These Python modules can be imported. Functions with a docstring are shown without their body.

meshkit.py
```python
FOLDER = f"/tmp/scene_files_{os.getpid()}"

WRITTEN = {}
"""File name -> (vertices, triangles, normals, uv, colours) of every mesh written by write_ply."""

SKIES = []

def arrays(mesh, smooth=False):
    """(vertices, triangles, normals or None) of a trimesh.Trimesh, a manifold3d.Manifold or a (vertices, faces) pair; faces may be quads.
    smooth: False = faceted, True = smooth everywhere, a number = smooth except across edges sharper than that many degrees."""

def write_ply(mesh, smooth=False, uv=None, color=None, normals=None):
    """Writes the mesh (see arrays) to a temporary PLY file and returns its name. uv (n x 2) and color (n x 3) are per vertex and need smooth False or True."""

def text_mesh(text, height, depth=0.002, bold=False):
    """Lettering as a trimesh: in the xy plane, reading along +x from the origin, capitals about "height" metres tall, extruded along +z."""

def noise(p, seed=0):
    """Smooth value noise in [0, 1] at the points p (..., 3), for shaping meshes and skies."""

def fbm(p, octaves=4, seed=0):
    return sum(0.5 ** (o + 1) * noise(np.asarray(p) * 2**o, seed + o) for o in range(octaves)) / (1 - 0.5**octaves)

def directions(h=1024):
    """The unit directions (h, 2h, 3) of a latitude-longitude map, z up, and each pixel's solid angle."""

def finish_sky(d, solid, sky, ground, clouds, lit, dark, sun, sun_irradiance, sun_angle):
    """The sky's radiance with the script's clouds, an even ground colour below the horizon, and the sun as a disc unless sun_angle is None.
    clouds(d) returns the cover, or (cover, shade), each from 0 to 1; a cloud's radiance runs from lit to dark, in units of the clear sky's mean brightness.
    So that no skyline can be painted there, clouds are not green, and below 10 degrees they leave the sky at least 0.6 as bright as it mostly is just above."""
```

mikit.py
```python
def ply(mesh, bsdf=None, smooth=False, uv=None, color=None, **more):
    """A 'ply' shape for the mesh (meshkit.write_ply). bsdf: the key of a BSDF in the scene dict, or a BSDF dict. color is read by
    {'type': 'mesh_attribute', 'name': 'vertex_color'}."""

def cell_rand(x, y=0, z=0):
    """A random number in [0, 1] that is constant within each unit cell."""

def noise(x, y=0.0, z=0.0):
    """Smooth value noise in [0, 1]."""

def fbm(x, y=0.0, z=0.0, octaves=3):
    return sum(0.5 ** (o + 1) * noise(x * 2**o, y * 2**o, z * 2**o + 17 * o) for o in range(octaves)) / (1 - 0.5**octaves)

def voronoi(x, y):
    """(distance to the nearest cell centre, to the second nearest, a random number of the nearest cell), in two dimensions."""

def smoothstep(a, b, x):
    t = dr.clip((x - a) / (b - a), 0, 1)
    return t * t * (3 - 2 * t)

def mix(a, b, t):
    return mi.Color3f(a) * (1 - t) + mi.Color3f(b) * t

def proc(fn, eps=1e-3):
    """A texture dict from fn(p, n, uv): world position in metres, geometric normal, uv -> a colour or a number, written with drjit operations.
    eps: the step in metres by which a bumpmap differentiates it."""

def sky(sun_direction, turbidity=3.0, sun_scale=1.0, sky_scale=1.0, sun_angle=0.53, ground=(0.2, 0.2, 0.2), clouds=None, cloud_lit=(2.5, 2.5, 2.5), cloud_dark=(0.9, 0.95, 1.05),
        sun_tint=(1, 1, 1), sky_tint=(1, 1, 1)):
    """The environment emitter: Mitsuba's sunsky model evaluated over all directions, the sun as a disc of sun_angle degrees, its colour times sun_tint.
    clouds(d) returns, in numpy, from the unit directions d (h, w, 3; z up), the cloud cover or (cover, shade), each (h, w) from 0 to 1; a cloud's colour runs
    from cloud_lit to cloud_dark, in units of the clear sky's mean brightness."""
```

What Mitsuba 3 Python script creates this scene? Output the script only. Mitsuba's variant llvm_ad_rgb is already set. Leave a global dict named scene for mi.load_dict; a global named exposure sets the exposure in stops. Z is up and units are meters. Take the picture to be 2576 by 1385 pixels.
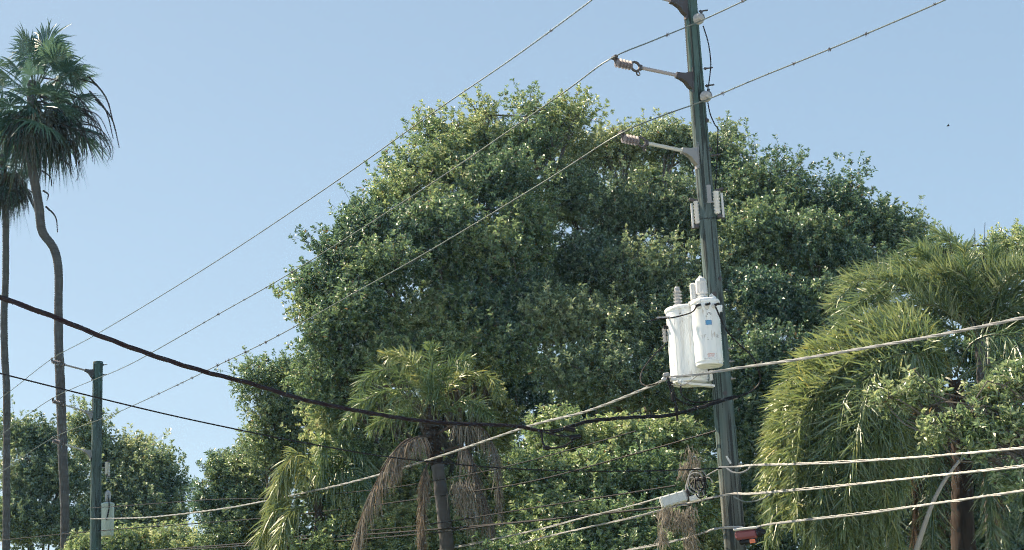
import math, numpy as np, trimesh, mitsuba as mi, mikit, meshkit
import drjit as dr
T = mi.ScalarTransform4f

# ------------------------------------------------------------------ camera, sky, exposure
F = 4327.0                                  # focal length in units of a 2576 x 1385 frame
W, H = 2576.0, 1385.0
PITCH, ROLL = math.radians(15.0), 0.047
EYE = np.array([0.0, 0.0, 1.6])
fwd = np.array([0, math.cos(PITCH), math.sin(PITCH)])
r0 = np.array([1.0, 0, 0]); u0 = np.cross(r0, fwd)
up_c = math.cos(ROLL) * u0 + math.sin(ROLL) * r0
rt_c = math.cos(ROLL) * r0 - math.sin(ROLL) * u0
exposure = 3.15
SUN = (-0.57, 0.29, 0.77)

scene = {'type': 'scene'}
labels = {}
scene['camera'] = {'type': 'perspective', 'fov': math.degrees(2 * math.atan(W / 2 / F)), 'fov_axis': 'x', 'near_clip': 0.1, 'far_clip': 3000.0,
                   'to_world': T().look_at(origin=EYE.tolist(), target=(EYE + fwd).tolist(), up=up_c.tolist())}
scene['air'] = {'type': 'homogeneous', 'albedo': 0.95, 'sigma_t': {'type': 'rgb', 'value': [0.00007, 0.00016, 0.00027]}}
scene['haze'] = {'type': 'cube', 'to_world': T().translate([0, 40, 19]).scale([405, 405, 20.5]), 'bsdf': {'type': 'null'}, 'interior': {'type': 'ref', 'id': 'air'}}
labels['haze'] = {'label': 'thin bluish summer haze in the air', 'category': 'haze', 'kind': 'stuff'}
scene['camera']['medium'] = {'type': 'ref', 'id': 'air'}


def veil(d):
    """a thin even veil of high haze with the faintest streaks"""
    q = meshkit.fbm(d / np.maximum(d[..., 2:3], 0.08) * [0.8, 2.2, 0] + 3.7, 4, 4)
    return 0.42 + 0.16 * (q - 0.5)


scene['sky_light'] = mikit.sky(SUN, turbidity=3.0, clouds=veil, cloud_lit=(0.78, 1.06, 1.42), sky_tint=(0.83, 0.71, 0.585), sun_tint=(1.0, 0.99, 0.95), ground=(0.14, 0.16, 0.1))


def at(x, y, Y):
    """the point of the place seen at (x, y) of the 2576 x 1385 frame at the distance Y north of the eye"""
    d = fwd + (x - W / 2) / F * rt_c + (H / 2 - y) / F * up_c
    return EYE + d * (Y / d[1])


def mpp(Y):
    return Y / F * 1.02


# ------------------------------------------------------------------ helpers
def numbered(name):
    used = set(labels) | set(scene) | {k.rsplit('__', 1)[0] for k in scene} | {k.split('__')[0] for k in scene}
    if name not in used:
        return name
    k = 1
    while f'{name}_{k:03d}' in used:
        k += 1
    return f'{name}_{k:03d}'


def thing(name, label, cat, group=None, kind=None):
    key = numbered(name)
    labels[key] = {'label': label, 'category': cat}
    if group: labels[key]['group'] = group
    if kind: labels[key]['kind'] = kind
    return key


def part(parent, name, mesh, bsdf, smooth=35, label=None, color=None, kind=None):
    key = numbered(parent + '__' + name)
    scene[key] = mikit.ply(mesh, bsdf, smooth=(smooth if color is None else (False if smooth == 35 else smooth)), color=color)
    if label or kind:
        labels[key] = {}
        if label: labels[key]['label'] = label
        if kind: labels[key]['kind'] = kind
    return key


def single(name, label, cat, mesh, bsdf, smooth=35, group=None, kind=None, color=None):
    key = thing(name, label, cat, group, kind)
    scene[key] = mikit.ply(mesh, bsdf, smooth=(smooth if color is None else False), color=color)
    return key


def norm(a):
    a = np.asarray(a, float)
    return a / np.maximum(np.linalg.norm(a, axis=-1, keepdims=True), 1e-12)


def spline(pts, n):
    """Catmull-Rom through the points, n samples evenly along its length"""
    P = np.asarray(pts, float)
    if len(P) == 2:
        return P[0] + np.linspace(0, 1, n)[:, None] * (P[1] - P[0])
    Q = np.vstack([2 * P[0] - P[1], P, 2 * P[-1] - P[-2]])
    out = []
    for i in range(1, len(Q) - 2):
        t = np.linspace(0, 1, 24, endpoint=False)[:, None]
        a, b, c, d = Q[i - 1], Q[i], Q[i + 1], Q[i + 2]
        out.append(0.5 * (2 * b + (c - a) * t + (2 * a - 5 * b + 4 * c - d) * t ** 2 + (3 * b - a - 3 * c + d) * t ** 3))
    out = np.vstack(out + [P[-1:]])
    s = np.r_[0, np.cumsum(np.linalg.norm(np.diff(out, axis=0), axis=1))]
    q = np.linspace(0, s[-1], n)
    return np.stack([np.interp(q, s, out[:, k]) for k in range(out.shape[1])], 1)


def frames(P):
    t = norm(np.gradient(P, axis=0))
    ref = np.array([0, 0, 1.0]) if abs(t[0][2]) < 0.9 else np.array([1.0, 0, 0])
    a = norm(np.cross(t[0], ref)); A = [a]
    for i in range(1, len(P)):
        a = norm(a - t[i] * np.dot(a, t[i])); A.append(a)
    A = np.array(A)
    return t, A, np.cross(t, A)


def tube(P, r, sides=8, cap=True):
    P = np.asarray(P, float); n = len(P)
    r = np.broadcast_to(np.asarray(r, float), (n,))
    t, A, B = frames(P)
    ang = np.arange(sides) * 2 * np.pi / sides
    v = P[:, None] + r[:, None, None] * (np.cos(ang)[None, :, None] * A[:, None] + np.sin(ang)[None, :, None] * B[:, None])
    v = v.reshape(-1, 3)
    i, j = np.meshgrid(np.arange(n - 1), np.arange(sides), indexing='ij')
    a = i * sides + j; b = i * sides + (j + 1) % sides
    f = np.concatenate([np.stack([a, b, b + sides], -1).reshape(-1, 3), np.stack([a, b + sides, a + sides], -1).reshape(-1, 3)])
    if cap:
        v = np.vstack([v, P[:1], P[-1:]])
        k = np.arange(sides); k2 = (k + 1) % sides
        f = np.vstack([f, np.stack([k2, k, np.full(sides, n * sides)], 1), np.stack([(n - 1) * sides + k, (n - 1) * sides + k2, np.full(sides, n * sides + 1)], 1)])
    return trimesh.Trimesh(v, f, process=False)


def cat(meshes):
    return trimesh.util.concatenate([m for m in meshes])


def lathe(profile, axis_from, axis_to, sides=28):
    """profile: (radius, height) pairs; height 0..1 along axis_from -> axis_to when axis given in metres"""
    m = trimesh.creation.revolve(np.asarray(profile, float), sections=sides)
    d = norm(np.asarray(axis_to, float) - np.asarray(axis_from, float))
    M = trimesh.geometry.align_vectors([0, 0, 1], d); M[:3, 3] = axis_from
    m.apply_transform(M)
    return m


def box(size, center, X=None, Z=None, bevel=0.0):
    """a box with chamfered edges, its x axis along X and z along Z"""
    s = np.asarray(size, float) / 2
    b = min(bevel if bevel else 0.06 * min(size), 0.4 * min(size))
    pts = []
    for sx in (-1, 1):
        for sy in (-1, 1):
            for sz in (-1, 1):
                for k in range(3):
                    q = s - b; q[k] = s[k]
                    pts.append(q * [sx, sy, sz])
    m = trimesh.convex.convex_hull(np.array(pts))
    if X is not None:
        X = norm(X); Z = np.array([0, 0, 1.0]) if Z is None else np.asarray(Z, float)
        Yv = norm(np.cross(Z, X)); Z = np.cross(X, Yv)
        M = np.eye(4); M[:3, 0], M[:3, 1], M[:3, 2] = X, Yv, Z
        m.apply_transform(M)
    m.apply_translation(center)
    return m


# ------------------------------------------------------------------ materials
def rgb(*c):
    return {'type': 'rgb', 'value': list(c)}


def principled(c, rough=0.5, metal=0.0, spec=0.5, **k):
    return {'type': 'twosided', 'bsdf': {'type': 'principled', 'base_color': c if isinstance(c, dict) else rgb(*c), 'roughness': rough, 'metallic': metal, 'specular': spec, **k}}


VC = {'type': 'mesh_attribute', 'name': 'vertex_color'}
def glossy_leaf(dt, alpha, weight):
    """a leaf that lets light through, under a thin coat of wax"""
    return {'type': 'blendbsdf', 'weight': weight, 'thin': {'type': 'principledthin', 'base_color': VC, 'roughness': 0.5, 'diff_trans': dt, 'eta': 1.5},
            'wax': {'type': 'twosided', 'bsdf': {'type': 'roughconductor', 'material': 'none', 'alpha': alpha, 'specular_reflectance': rgb(0.95, 0.97, 1.0)}}}


scene['leaf_oak'] = glossy_leaf(0.95, 0.17, 0.075)
scene['leaf_palm'] = glossy_leaf(0.7, 0.2, 0.075)
scene['leaf_dry'] = {'type': 'principledthin', 'base_color': VC, 'roughness': 0.75, 'diff_trans': 0.5, 'eta': 1.4}


def wood_color(p, n, uv):
    g = mikit.fbm(p.x * 42, p.y * 42, p.z * 1.3, 4)
    k = mikit.fbm(p.x * 3.5, p.y * 3.5, p.z * 0.7, 3)
    cr = mikit.smoothstep(0.58, 0.66, mikit.noise(p.x * 60 + 9, p.y * 60, p.z * 0.9))
    c = mikit.mix((0.048, 0.076, 0.082), (0.130, 0.172, 0.176), g)
    c = mikit.mix(c, mi.Color3f(0.055, 0.115, 0.115), mikit.smoothstep(0.40, 0.65, k) * 0.75)
    low = mikit.smoothstep(8.2, 5.5, p.z + 2.0 * k)
    c = mikit.mix(c, mikit.mix((0.085, 0.088, 0.085), (0.20, 0.20, 0.185), g), low * 0.6)
    st = mikit.smoothstep(0.62, 0.72, mikit.noise(p.x * 11 + 3, p.y * 11, p.z * 0.5))
    c = mikit.mix(c, mi.Color3f(0.045, 0.055, 0.058), st * 0.6)
    return mikit.mix(c, mi.Color3f(0.02, 0.024, 0.026), cr * 0.8)


def wood_bump(p, n, uv):
    return mikit.fbm(p.x * 55, p.y * 55, p.z * 1.5, 3)


scene['pole_wood'] = {'type': 'twosided', 'bsdf': {'type': 'bumpmap', 'bump': mikit.proc(wood_bump, eps=4e-3), 'scale': 0.02,
                      'bsdf': {'type': 'principled', 'base_color': mikit.proc(wood_color), 'roughness': 0.85, 'specular': 0.25}}}


def bark_color(p, n, uv):
    g = mikit.fbm(p.x * 14, p.y * 14, p.z * 6, 4)
    return mikit.mix((0.05, 0.044, 0.04), (0.15, 0.14, 0.125), g)


scene['bark'] = principled(mikit.proc(bark_color), 0.9, 0, 0.2)


def palm_bark_color(p, n, uv):
    ring = mikit.noise(p.z * 11, p.x * 1.0, p.y * 1.0)
    g = mikit.fbm(p.x * 9, p.y * 9, p.z * 24, 3)
    return mikit.mix((0.045, 0.045, 0.05), (0.145, 0.14, 0.145), ring * 0.45 + g * 0.55)


def palm_bark_bump(p, n, uv):
    return mikit.noise(p.z * 13, p.x, p.y) + 0.5 * mikit.fbm(p.x * 20, p.y * 20, p.z * 20, 2)


scene['palm_bark'] = {'type': 'twosided', 'bsdf': {'type': 'bumpmap', 'bump': mikit.proc(palm_bark_bump, eps=5e-3), 'scale': 0.015,
                      'bsdf': {'type': 'principled', 'base_color': mikit.proc(palm_bark_color), 'roughness': 0.9, 'specular': 0.2}}}


def fibre_color(p, n, uv):
    g = mikit.fbm(p.x * 30, p.y * 30, p.z * 3, 3)
    return mikit.mix((0.017, 0.014, 0.014), (0.072, 0.058, 0.052), g)


scene['palm_fibre'] = principled(mikit.proc(fibre_color), 0.95, 0, 0.15)


def tank_color(p, n, uv):
    g = mikit.fbm(p.x * 3, p.y * 3, p.z * 1.0, 3)
    s = mikit.smoothstep(0.55, 0.75, mikit.noise(p.x * 25, p.y * 25, p.z * 1.2)) * mikit.smoothstep(0.45, 0.7, g)
    c = mikit.mix((0.70, 0.745, 0.79), (0.76, 0.80, 0.835), g)
    c = mikit.mix(c, mi.Color3f(0.50, 0.47, 0.42), s * 0.6)
    d = mikit.smoothstep(0.72, 0.80, mikit.noise(p.x * 70, p.y * 70, p.z * 6)) * mikit.smoothstep(0.5, 0.7, mikit.fbm(p.x * 7, p.y * 7, p.z * 5, 2))
    return mikit.mix(c, mi.Color3f(0.35, 0.30, 0.26), d * 0.6)


scene['tank_paint'] = principled(mikit.proc(tank_color), 0.38, 0, 0.5)
scene['green_tank_paint'] = principled((0.42, 0.50, 0.47), 0.45, 0, 0.5)
scene['porcelain_grey'] = principled((0.33, 0.34, 0.365), 0.3, 0, 0.6)
scene['porcelain_white'] = principled((0.52, 0.54, 0.56), 0.35, 0, 0.6)
scene['polymer_mauve'] = principled((0.18, 0.165, 0.19), 0.45, 0, 0.5)
scene['steel'] = principled((0.30, 0.30, 0.31), 0.5, 0.6, 0.5)
scene['dark_steel'] = principled((0.075, 0.07, 0.078), 0.5, 0.4, 0.5)
scene['rod_fibreglass'] = principled((0.30, 0.285, 0.315), 0.5, 0, 0.4)
scene['rod_pale'] = principled((0.42, 0.45, 0.46), 0.5, 0, 0.4)
scene['conductor'] = principled((0.11, 0.14, 0.15), 0.5, 0.3, 0.4)


def cable_color(p, n, uv):
    g = mikit.fbm(p.x * 5, p.y * 5, p.z * 5, 3)
    h = mikit.smoothstep(0.5, 0.7, mikit.noise(p.x * 14, p.y * 14, p.z * 14))
    return mikit.mix(mikit.mix((0.20, 0.21, 0.225), (0.33, 0.345, 0.365), g), mi.Color3f(0.14, 0.138, 0.135), h * 0.5)


scene['pale_cable'] = principled(mikit.proc(cable_color), 0.5, 0.1, 0.45)
scene['black_cable'] = principled((0.008, 0.008, 0.012), 0.5, 0, 0.2)
scene['maroon_cable'] = principled((0.011, 0.006, 0.012), 0.55, 0, 0.2)
scene['black_rubber'] = principled((0.010, 0.010, 0.013), 0.55, 0, 0.2)
scene['blue_print'] = principled((0.09, 0.27, 0.52), 0.5)
scene['blue_print_edge'] = principled((0.05, 0.17, 0.38), 0.5)
scene['dark_print'] = principled((0.13, 0.13, 0.15), 0.6)
scene['faded_print'] = principled((0.42, 0.42, 0.44), 0.6)
scene['pink_print'] = principled((0.58, 0.42, 0.42), 0.6)
scene['galvanized_box'] = principled((0.46, 0.50, 0.53), 0.45, 0.2, 0.5)
scene['red_box'] = principled((0.17, 0.05, 0.06), 0.45, 0, 0.5)
scene['orange_tag'] = principled((0.55, 0.16, 0.08), 0.5)
scene['moss_grey'] = {'type': 'principledthin', 'base_color': VC, 'roughness': 0.9, 'diff_trans': 0.5, 'eta': 1.3}
scene['dead_wood'] = principled((0.30, 0.29, 0.27), 0.8, 0, 0.2)
scene['tuft_brown'] = principled((0.12, 0.095, 0.10), 0.9, 0, 0.2)


def ground_color(p, n, uv):
    g = mikit.fbm(p.x * 0.6, p.y * 0.6, 0, 4)
    return mikit.mix((0.05, 0.075, 0.025), (0.13, 0.125, 0.06), g)


scene['turf'] = principled(mikit.proc(ground_color), 0.95, 0, 0.1)

# ------------------------------------------------------------------ ground
g = np.linspace(-1, 1, 61)
gx, gy = np.meshgrid(g, g, indexing='ij')
sx, sy = np.sign(gx) * np.abs(gx) ** 2.2 * 400, np.sign(gy) * np.abs(gy) ** 2.2 * 400 + 40
gz = (meshkit.fbm(np.stack([sx * 0.05, sy * 0.05, sx * 0], -1)) - 0.5) * 0.25
idx = np.arange(61 * 61).reshape(61, 61)
gf = np.stack([idx[:-1, :-1], idx[1:, :-1], idx[1:, 1:], idx[:-1, 1:]], -1).reshape(-1, 4)
scene['ground'] = mikit.ply((np.stack([sx, sy, gz], -1).reshape(-1, 3), gf), 'turf', smooth=True)
labels['ground'] = {'label': 'rough grassy ground under the trees and poles', 'category': 'ground', 'kind': 'structure'}




def concrete_color(p, n, uv):
    g = mikit.fbm(p.x * 1.2, p.y * 1.2, 0, 4)
    return mikit.mix((0.32, 0.335, 0.34), (0.40, 0.42, 0.43), g)


scene['concrete'] = principled(mikit.proc(concrete_color), 0.9, 0, 0.2)
scene['forecourt'] = mikit.ply(box((120, 46, 0.2), (0, -4, 0.12)), 'concrete')
labels['forecourt'] = {'label': 'wide pale concrete forecourt in front of the poles', 'category': 'pavement', 'kind': 'structure'}


# ------------------------------------------------------------------ leafy trees
def leaf_mesh(base, d, side, nrm, L, Wd, fold=0.25):
    """one folded leaf per row: base, two shoulders, tip"""
    L, Wd = L[:, None], Wd[:, None]
    mid = base + d * L * 0.5
    v = np.stack([base, mid + side * Wd / 2 + nrm * Wd * fold, base + d * L - nrm * L * 0.08, mid - side * Wd / 2 + nrm * Wd * fold], 1)
    n = len(base)
    f = (np.array([[0, 1, 2], [0, 2, 3]])[None] + (np.arange(n) * 4)[:, None, None]).reshape(-1, 3)
    return v.reshape(-1, 3), f


GAIN = 2.2                                  # the palettes are one side's reflectance; a leaf also lets as much through
NTRI = []


def make_tree(name, label, blobs, seed, palette, trunk=None, leaf=(0.085, 0.036), clump=(0.4, 0.75), dens=1.0, sprigs=23, per=13, shell=0.15, category='tree', group=None, upbias=0.35, slope=0.0, gap=0.36):
    """blobs: (x, y, distance, half width px, half height px[, half depth m]): foliage masses of the crown"""
    rng = np.random.default_rng(seed)
    C, R, cents = [], [], []
    for b in blobs:
        x, y, Y, rx, ry = b[:5]
        Y = Y - slope * (y - min(q[1] for q in blobs)) / 1000
        c = at(x, y, Y); cents.append(c)
        rad = np.array([rx * mpp(Y), 0, ry * mpp(Y)]) * 1.06; rad[1] = b[5] if len(b) > 5 else 0.8 * (rad[0] + rad[2]) / 2
        p_ = 1.6
        area = 4 * np.pi * (((rad[0] * rad[1]) ** p_ + (rad[0] * rad[2]) ** p_ + (rad[1] * rad[2]) ** p_) / 3) ** (1 / p_)
        cm = (clump[0] + clump[1]) / 2
        n = max(4, int(dens * 3.0 * area / (np.pi * cm ** 2)))
        d = norm(rng.normal(size=(n, 3)))
        rr = (shell + (1 - shell) * rng.random(n) ** 0.6)
        wob = 0.55 + 0.85 * meshkit.fbm(d * 2.3 + seed + c, 3, seed)
        q = c + d * rad * (rr * wob)[:, None]
        rcl = rng.uniform(clump[0] * 0.75, clump[1] * 1.1, n)
        q -= d * rcl[:, None] * 0.55
        holes = meshkit.fbm(q * 0.95 + seed * 7.3, 2, seed + 5)
        keep = holes > gap - 0.1 * rng.random(n)[:len(q)]
        q, rcl = q[keep], rcl[keep]
        C.append(q); R.append(rcl)
    C, R = np.vstack(C), np.concatenate(R)
    nC = len(C)
    # sprigs that spring from each clump
    ci = np.repeat(np.arange(nC), (sprigs * (R / np.mean(clump)) ** 2).astype(int) + 4)
    d = norm(rng.normal(size=(len(ci), 3)) * [1, 1, 0.85] + [0, 0, upbias])
    reach = R[ci] * rng.uniform(0.55, 1.12, len(ci))
    long = (rng.random(len(ci)) < 0.10) & (d[:, 2] > -0.1)
    reach[long] *= rng.uniform(1.15, 1.6, long.sum())
    tip = C[ci] + d * reach[:, None]
    sd = norm(d + [0, 0, 0.5] + 0.35 * rng.normal(size=d.shape))
    # leaves round each sprig's end
    si = np.repeat(np.arange(len(ci)), per)
    n = len(si)
    back_off = rng.random(n) ** 1.6 * (0.24 * np.mean(leaf[0]) / 0.085)
    base = tip[si] - sd[si] * back_off[:, None]
    rnd = rng.normal(size=(n, 3))
    ld = norm(sd[si] * 0.55 + norm(rnd - sd[si] * (rnd * sd[si]).sum(1, keepdims=True)) * 0.95 + [0, 0, 0.05])
    side = norm(np.cross(ld, norm(sd[si] + 0.45 * rng.normal(size=(n, 3)))))
    nr = np.cross(side, ld)
    L = 1.1 * leaf[0] * rng.uniform(0.65, 1.25, n); Wd = 1.2 * leaf[1] * rng.uniform(0.75, 1.25, n)
    v, f = leaf_mesh(base, ld, side, nr, L, Wd)
    pal = np.asarray(palette, float)
    tone = meshkit.fbm(C * 0.55 + seed * 3.1, 3, seed)
    tone = np.clip((tone - 0.5) * 1.9 + 0.46 + rng.normal(size=nC) * 0.15, 0, 1)
    tl = np.clip(tone[ci][si] + rng.normal(size=n) * 0.2, 0, 1) * (len(pal) - 1)
    k = np.minimum(tl.astype(int), len(pal) - 2); fr = (tl - k)[:, None]
    col = pal[k] * (1 - fr) + pal[k + 1] * fr
    col = col * rng.uniform(0.75, 1.25, (n, 1)) * GAIN * [1.05, 1.0, 1.10]
    dry = rng.random(n) < 0.012
    col[dry] = [0.20, 0.13, 0.06]
    NTRI.append((name, len(f), nC))
    key = thing(name, label, category, group)
    part(key, 'crown', (v, f), 'leaf_oak', smooth=False, color=np.repeat(np.clip(col, 0, 1), 4, 0))
    # bare shoots that carry the outer sprays
    tw = np.flatnonzero(long | (rng.random(len(ci)) < 0.12))
    ta, tb = C[ci][tw] + d[tw] * (R[ci][tw] * 0.2)[:, None], tip[tw]
    e1 = norm(np.cross(d[tw], rng.normal(size=(len(tw), 3)))); e2 = np.cross(d[tw], e1)
    tv = np.concatenate([np.stack([ta + 0.008 * (math.cos(q) * e1 + math.sin(q) * e2), tb + 0.003 * (math.cos(q) * e1 + math.sin(q) * e2)], 1) for q in (0, 2.1, 4.2)], 1)
    tf = (np.array([[0, 2, 3], [0, 3, 1], [2, 4, 5], [2, 5, 3], [4, 0, 1], [4, 1, 5]])[None] + (np.arange(len(tw)) * 6)[:, None, None]).reshape(-1, 3)
    part(key, 'twigs', (tv.reshape(-1, 3), tf), 'bark', smooth=False, kind='stuff')
    # trunk and limbs
    cents = np.array(cents)
    mid = C.mean(0)
    foot = np.array([mid[0], mid[1], 0.0]) if trunk is None else np.array([trunk[0], trunk[1], 0.0])
    fork = foot + (mid - foot) * [0.4, 0.4, 0.42]
    height = C[:, 2].max()
    tr = 0.012 * height + 0.04
    tp = spline([foot - [0, 0, 0.2], foot + (fork - foot) * 0.5 + rng.normal(size=3) * [0.15, 0.15, 0], fork, fork + (mid - fork) * 0.6], 18)
    part(key, 'trunk', tube(tp, np.linspace(1.0, 0.5, 18) * tr * (1 + 0.35 * np.exp(-np.arange(18) / 1.5)), 12), 'bark')
    limbs = []
    for c in cents:
        st = tp[rng.integers(9, 17)]
        wp = spline([st, st + (c - st) * 0.45 + [0, 0, 0.1 * np.linalg.norm(c - st)] + rng.normal(size=3) * 0.15, c], 12)
        limbs.append(tube(wp, np.linspace(0.30, 0.10, 12) * tr, 7))
        near = np.argsort(np.linalg.norm(C - c, axis=1))[:40]
        for j in rng.choice(near, min(10, len(near)), replace=False):
            m_ = c + (C[j] - c) * 0.5 + rng.normal(size=3) * 0.12
            limbs.append(tube(spline([wp[-rng.integers(1, 5)], m_, C[j], C[j] + (C[j] - m_) * 0.3], 7), np.linspace(0.10, 0.02, 7) * tr + 0.005, 5, cap=False))
    part(key, 'branches', cat(limbs), 'bark', kind='stuff')
    return key, C, R


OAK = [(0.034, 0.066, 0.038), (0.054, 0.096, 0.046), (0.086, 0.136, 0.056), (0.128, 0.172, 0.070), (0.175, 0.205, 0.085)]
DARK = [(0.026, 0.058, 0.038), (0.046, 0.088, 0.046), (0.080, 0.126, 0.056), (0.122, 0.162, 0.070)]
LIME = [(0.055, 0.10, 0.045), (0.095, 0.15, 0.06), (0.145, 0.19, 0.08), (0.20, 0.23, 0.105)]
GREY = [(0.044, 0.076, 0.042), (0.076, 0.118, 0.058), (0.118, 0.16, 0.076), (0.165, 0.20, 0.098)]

make_tree('oak_tree', 'tallest broad oak with small yellow green leaves rising left of the near power pole', [
    (1300, 374, 41, 120, 68), (1190, 374, 41, 95, 72), (1390, 345, 41.5, 50, 60), (1120, 420, 40.5, 100, 80), (1015, 495, 40, 90, 75), (928, 590, 39.5, 85, 75), (855, 665, 39.3, 75, 65),
    (800, 720, 39.2, 65, 60), (1250, 470, 40, 150, 120), (1090, 580, 39.4, 150, 100), (960, 690, 39, 130, 80), (1240, 650, 39.8, 130, 90), (880, 790, 39, 110, 70), (1020, 830, 39.8, 150, 80), (1180, 800, 40, 140, 90), (1150, 890, 39.8, 120, 60), (1270, 880, 39.8, 110, 80), (1130, 700, 40.3, 110, 80), (1320, 590, 40, 90, 110), (1310, 760, 40.4, 90, 100), (1215, 292, 41, 34, 26), (1330, 286, 41, 36, 26), (1445, 296, 41.5, 22, 26), (1092, 335, 41, 24, 24), (1012, 425, 40.5, 24, 22), (900, 532, 39.5, 24, 22), (835, 625, 39.5, 22, 24), (752, 715, 40, 24, 24), (1030, 425, 40.5, 30, 25), (1430, 312, 41.5, 28, 30), (1090, 330, 41, 25, 30), (840, 850, 39.5, 80, 60), (800, 790, 39.6, 45, 50), (870, 920, 40, 80, 45), (990, 900, 39.6, 110, 60), (790, 880, 40.5, 45, 45), (800, 960, 41, 60, 45), (870, 1000, 41, 80, 50)],
    11, OAK, leaf=(0.09, 0.04), dens=0.95, gap=0.37, slope=5.0)
make_tree('oak_tree', 'grey green oak directly behind the near power pole with pale bare limbs inside', [
    (1560, 376, 42.5, 105, 62), (1690, 366, 42, 105, 62), (1800, 420, 42.3, 70, 75), (1430, 500, 42, 110, 110), (1560, 540, 41.5, 130, 110), (1720, 550, 41.5, 120, 120), (1460, 680, 41.5, 130, 110),
    (1640, 700, 41, 130, 110), (1390, 810, 40.5, 110, 90), (1540, 840, 40.5, 130, 90), (1710, 840, 41, 120, 110), (1480, 950, 40.5, 150, 80), (1660, 970, 41, 120, 90), (1560, 690, 42, 110, 110), (1470, 400, 42.3, 70, 60), (1810, 560, 42, 80, 100), (1810, 700, 41.5, 80, 110), (1800, 860, 41, 80, 110), (1840, 340, 42.5, 25, 40)],
    12, GREY, leaf=(0.085, 0.038), dens=1.0, gap=0.3, slope=7.0)
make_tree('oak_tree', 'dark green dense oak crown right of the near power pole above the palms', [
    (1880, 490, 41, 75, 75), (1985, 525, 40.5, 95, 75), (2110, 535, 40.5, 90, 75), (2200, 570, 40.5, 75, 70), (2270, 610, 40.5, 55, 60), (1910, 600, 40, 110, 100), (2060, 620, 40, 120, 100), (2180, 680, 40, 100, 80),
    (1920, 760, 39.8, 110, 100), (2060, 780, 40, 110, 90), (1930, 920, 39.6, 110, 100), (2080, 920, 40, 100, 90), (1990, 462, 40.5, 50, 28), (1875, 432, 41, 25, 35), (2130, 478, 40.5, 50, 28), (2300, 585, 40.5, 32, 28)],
    13, DARK, leaf=(0.085, 0.04), dens=1.15, gap=0.3, slope=6.0)
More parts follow.
